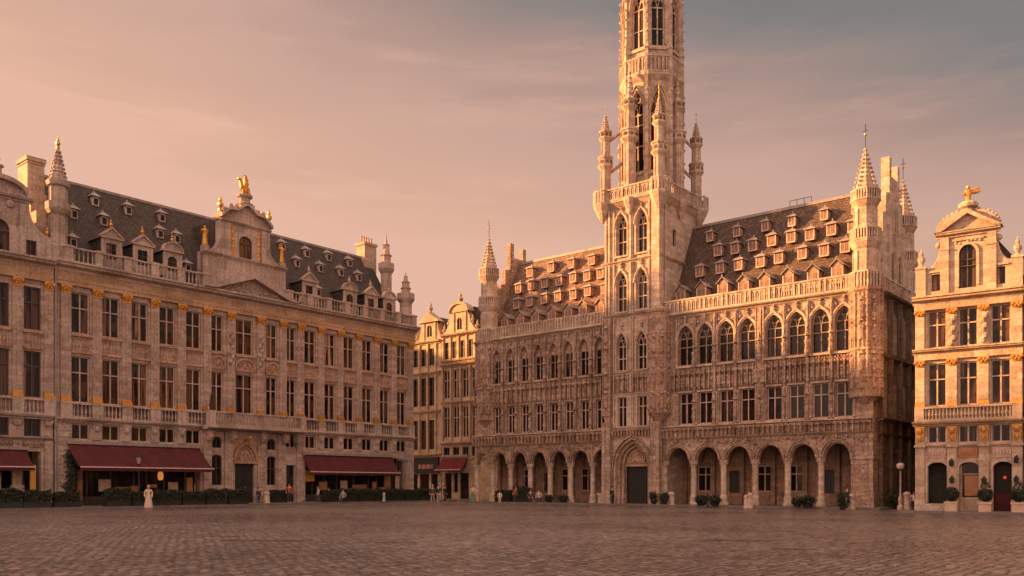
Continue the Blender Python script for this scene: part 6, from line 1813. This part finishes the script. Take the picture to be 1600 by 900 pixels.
def build_street():
    build_hedges()
    o = make_lamp('black lantern street lamp standing before the broad awning beside the ivy', 4.0, 'lantern'); o.location = (*spot(217, 69.0), 0)
    o = make_lamp('pale street lamp with caged round globe beside the dark lane', 3.35, 'globe'); o.location = (*spot(1407, 60.0), 0)
    for px, Y, lab, sd, sp in ((1486.7, 53.6, 'clipped dark topiary in stone box beside the pale house steps', 1, False), (1539.6, 52.6, 'pointed dark topiary in stone box before the boarded shop window', 2, True), (1591.5, 51.6, 'dark topiary in stone box beside the red panelled shop', 3, True)):
        o = make_topiary(lab, sd, sp); o.location = (*spot(px, Y), .0); o.rotation_euler = (0, 0, HR)
    for px, Y, h, r, lab in ((1049, 72.0, 1.15, .27, 'thick pale stone bollard by itself beside the portal bushes'), (1166, 64.5, 1.0, .17, 'slim stone bollard before the arcade, shorter one of a close pair'), (1172, 64.3, 1.15, .17, 'slim stone bollard before the arcade, taller one of a close pair'), (1331, 61.0, 1.1, .2, 'stone bollard beside the corner pier of the town hall'), (1417, 60.0, 1.25, .24, 'squat grey stone post beside the globe lamp'), (417, 78.6, 1.15, .26, 'pale stone post beside the palace pier'), (600, 86, 1.0, .13, 'thin pale post before the second awning')):
        o = make_post(lab, h, r); o.location = (*spot(px, Y), .0)
    b = MB(); b.box(-.48, .48, -.35, .35, .0, .95); b.box(-.53, .53, -.4, .4, .85, 1.0); b.box(-.52, .52, -.39, .39, 0, .14)
    o = b.build('stone_block', 'tower'); tag(o, 'square pale stone plinth block beside the tower portal', 'stone block'); o.location = (*spot(945, 77.2), 0); o.rotation_euler = (0, 0, TR)
    for px, Y, w, h, lab, sd in ((1023, 73.2, 1.2, 1.25, 'round dark bush in a pot beside the tower portal', 5), (1038, 71.6, .9, 1.1, 'smaller dark bush between portal bush and stone bollard', 15), (1096, 69.0, 1.3, .95, 'low green bush under the second arch from the portal', 6), (1117, 68.0, 1.2, .9, 'low green bush at the third column from the portal', 7), (1262, 62.6, 1.3, 1.0, 'leafy green potted bush under the fifth arch from the portal', 8), (1246, 63.2, .9, .8, 'small potted bush touching the leafy bush under the fifth arch', 18), (1318, 60.6, 1.0, 1.3, 'dark green bush at the foot of the last arch pier', 9), (1394, 62.5, 1.1, 1.1, 'dark bush in the lane behind the globe lamp', 10), (880, 79.6, 1.1, .8, 'low dark potted bush under the last arch before the tower', 12), (858, 81.0, 1.0, .8, 'low dark potted bush by a slim arcade column near the tower', 13)):
        o = make_bush(lab, sd, w * .72, h * .8); o.location = (*spot(px, Y), .0 if Y < 61 else .115)
    # people
    person('person in long cream robe standing before the hedges of the broad ivy side awning', 232, 65.4, R(20), (.50, .38, .30), (.1, .1, .1), h=1.66, robe=(.50, .38, .30), hair=(.45, .33, .26), stride=.05)
    person('person in dark coat by the pale stone post at the palace pier', 404, 78.4, R(60), (.03, .03, .035), (.03, .03, .04), h=1.5)
    person('person in red top and dark trousers in the palace side doorway', 452, 80.8, R(10), (.35, .06, .05), (.03, .03, .035), z0=.115)
    person('person in pale shirt walking between the palace side doorway and yellow signs', 497, 80.6, R(-60), (.34, .30, .29), (.06, .06, .07), h=1.6, z0=.0)
    person('person in salmon shirt sitting at the second terrace edge', 514, 83.2, R(-50), (.50, .22, .15), (.05, .05, .06), pose='sit', z0=.115)
    person('person in grey top sitting before the second awning hedges', 536, 80.8, R(-20), (.22, .20, .20), (.05, .05, .07), pose='sit', z0=.0)
    person('person with pale hair in dark jacket, standing with a friend in black', 676, 82.0, R(-15), (.05, .05, .05), (.26, .17, .12), hair=(.4, .3, .22))
    person('person in black clothes and pale trousers, standing beside a pale haired friend', 685, 82.2, R(25), (.02, .025, .03), (.30, .21, .17), h=1.76)
    person('person in black walking behind the standing couple', 695, 85.5, R(70), (.02, .02, .022), (.02, .02, .025), h=1.7)
    person('person in cream top and green skirt near the red awning', 739, 86.0, R(-30), (.50, .36, .24), (.10, .16, .09), robe=(.10, .15, .09))
    person('small child in white at the second arcade column beside the corner houses', 781, 82.0, R(0), (.55, .44, .37), (.5, .38, .3), h=1.15)
    person('person in orange red shirt standing before the arcade hedges', 806, 82.4, R(-25), (.45, .09, .035), (.05, .05, .06), h=1.62)
    person('person in dark brown crouched on a stool before the arcade columns', 829, 81.0, R(0), (.09, .06, .05), (.06, .05, .05), pose='sit')
    person('person in pale jacket sitting low before the arcade columns', 842, 80.6, R(-20), (.34, .27, .24), (.06, .05, .05), pose='sit')
    person('person in black standing between plinth block and tower portal', 957, 76.0, R(30), (.02, .02, .02), (.02, .02, .02), h=1.6)
    person('person in dark clothes at the foot of the corner pier', 1323, 60.2, R(40), (.03, .025, .025), (.03, .03, .035), h=1.55)
    person('person in white shirt near the lane mouth behind globe lamp', 1428, 61.8, R(-30), (.5, .42, .38), (.05, .05, .06), h=1.5, pose='sit', z0=.115)
    for px, Y, h in ((1105, 68.4, 1.0),):
        p = MB(); p.tube((0, 0, 0), (0, 0, h), .06, .05, 8); p.ball((0, 0, h), .08, 8, 5); p.lathe(0, 0, [(.1, 0), (.1, .1), (.07, .14)], 8)
        o = p.build('iron_bollard', 'iron'); tag(o, 'thin black iron bollard under the second arch from the portal', 'bollard'); o.location = (*spot(px, Y), 0)

M['leaf'] = plain('dark_leaves', (.020, .026, .013), .6, 0, .5, 4)
M['skin'] = plain('skin', (.42, .24, .17), .6, 0, .1)
build_palace()
build_gabled_house()
build_row_houses()
build_back_block()
build_lane_blocker()
build_corner_houses()
build_town_hall()
build_right_house()
build_right_house(6.0, 'pale guild house without a statue, next along from the golden statue house', False)
build_street()
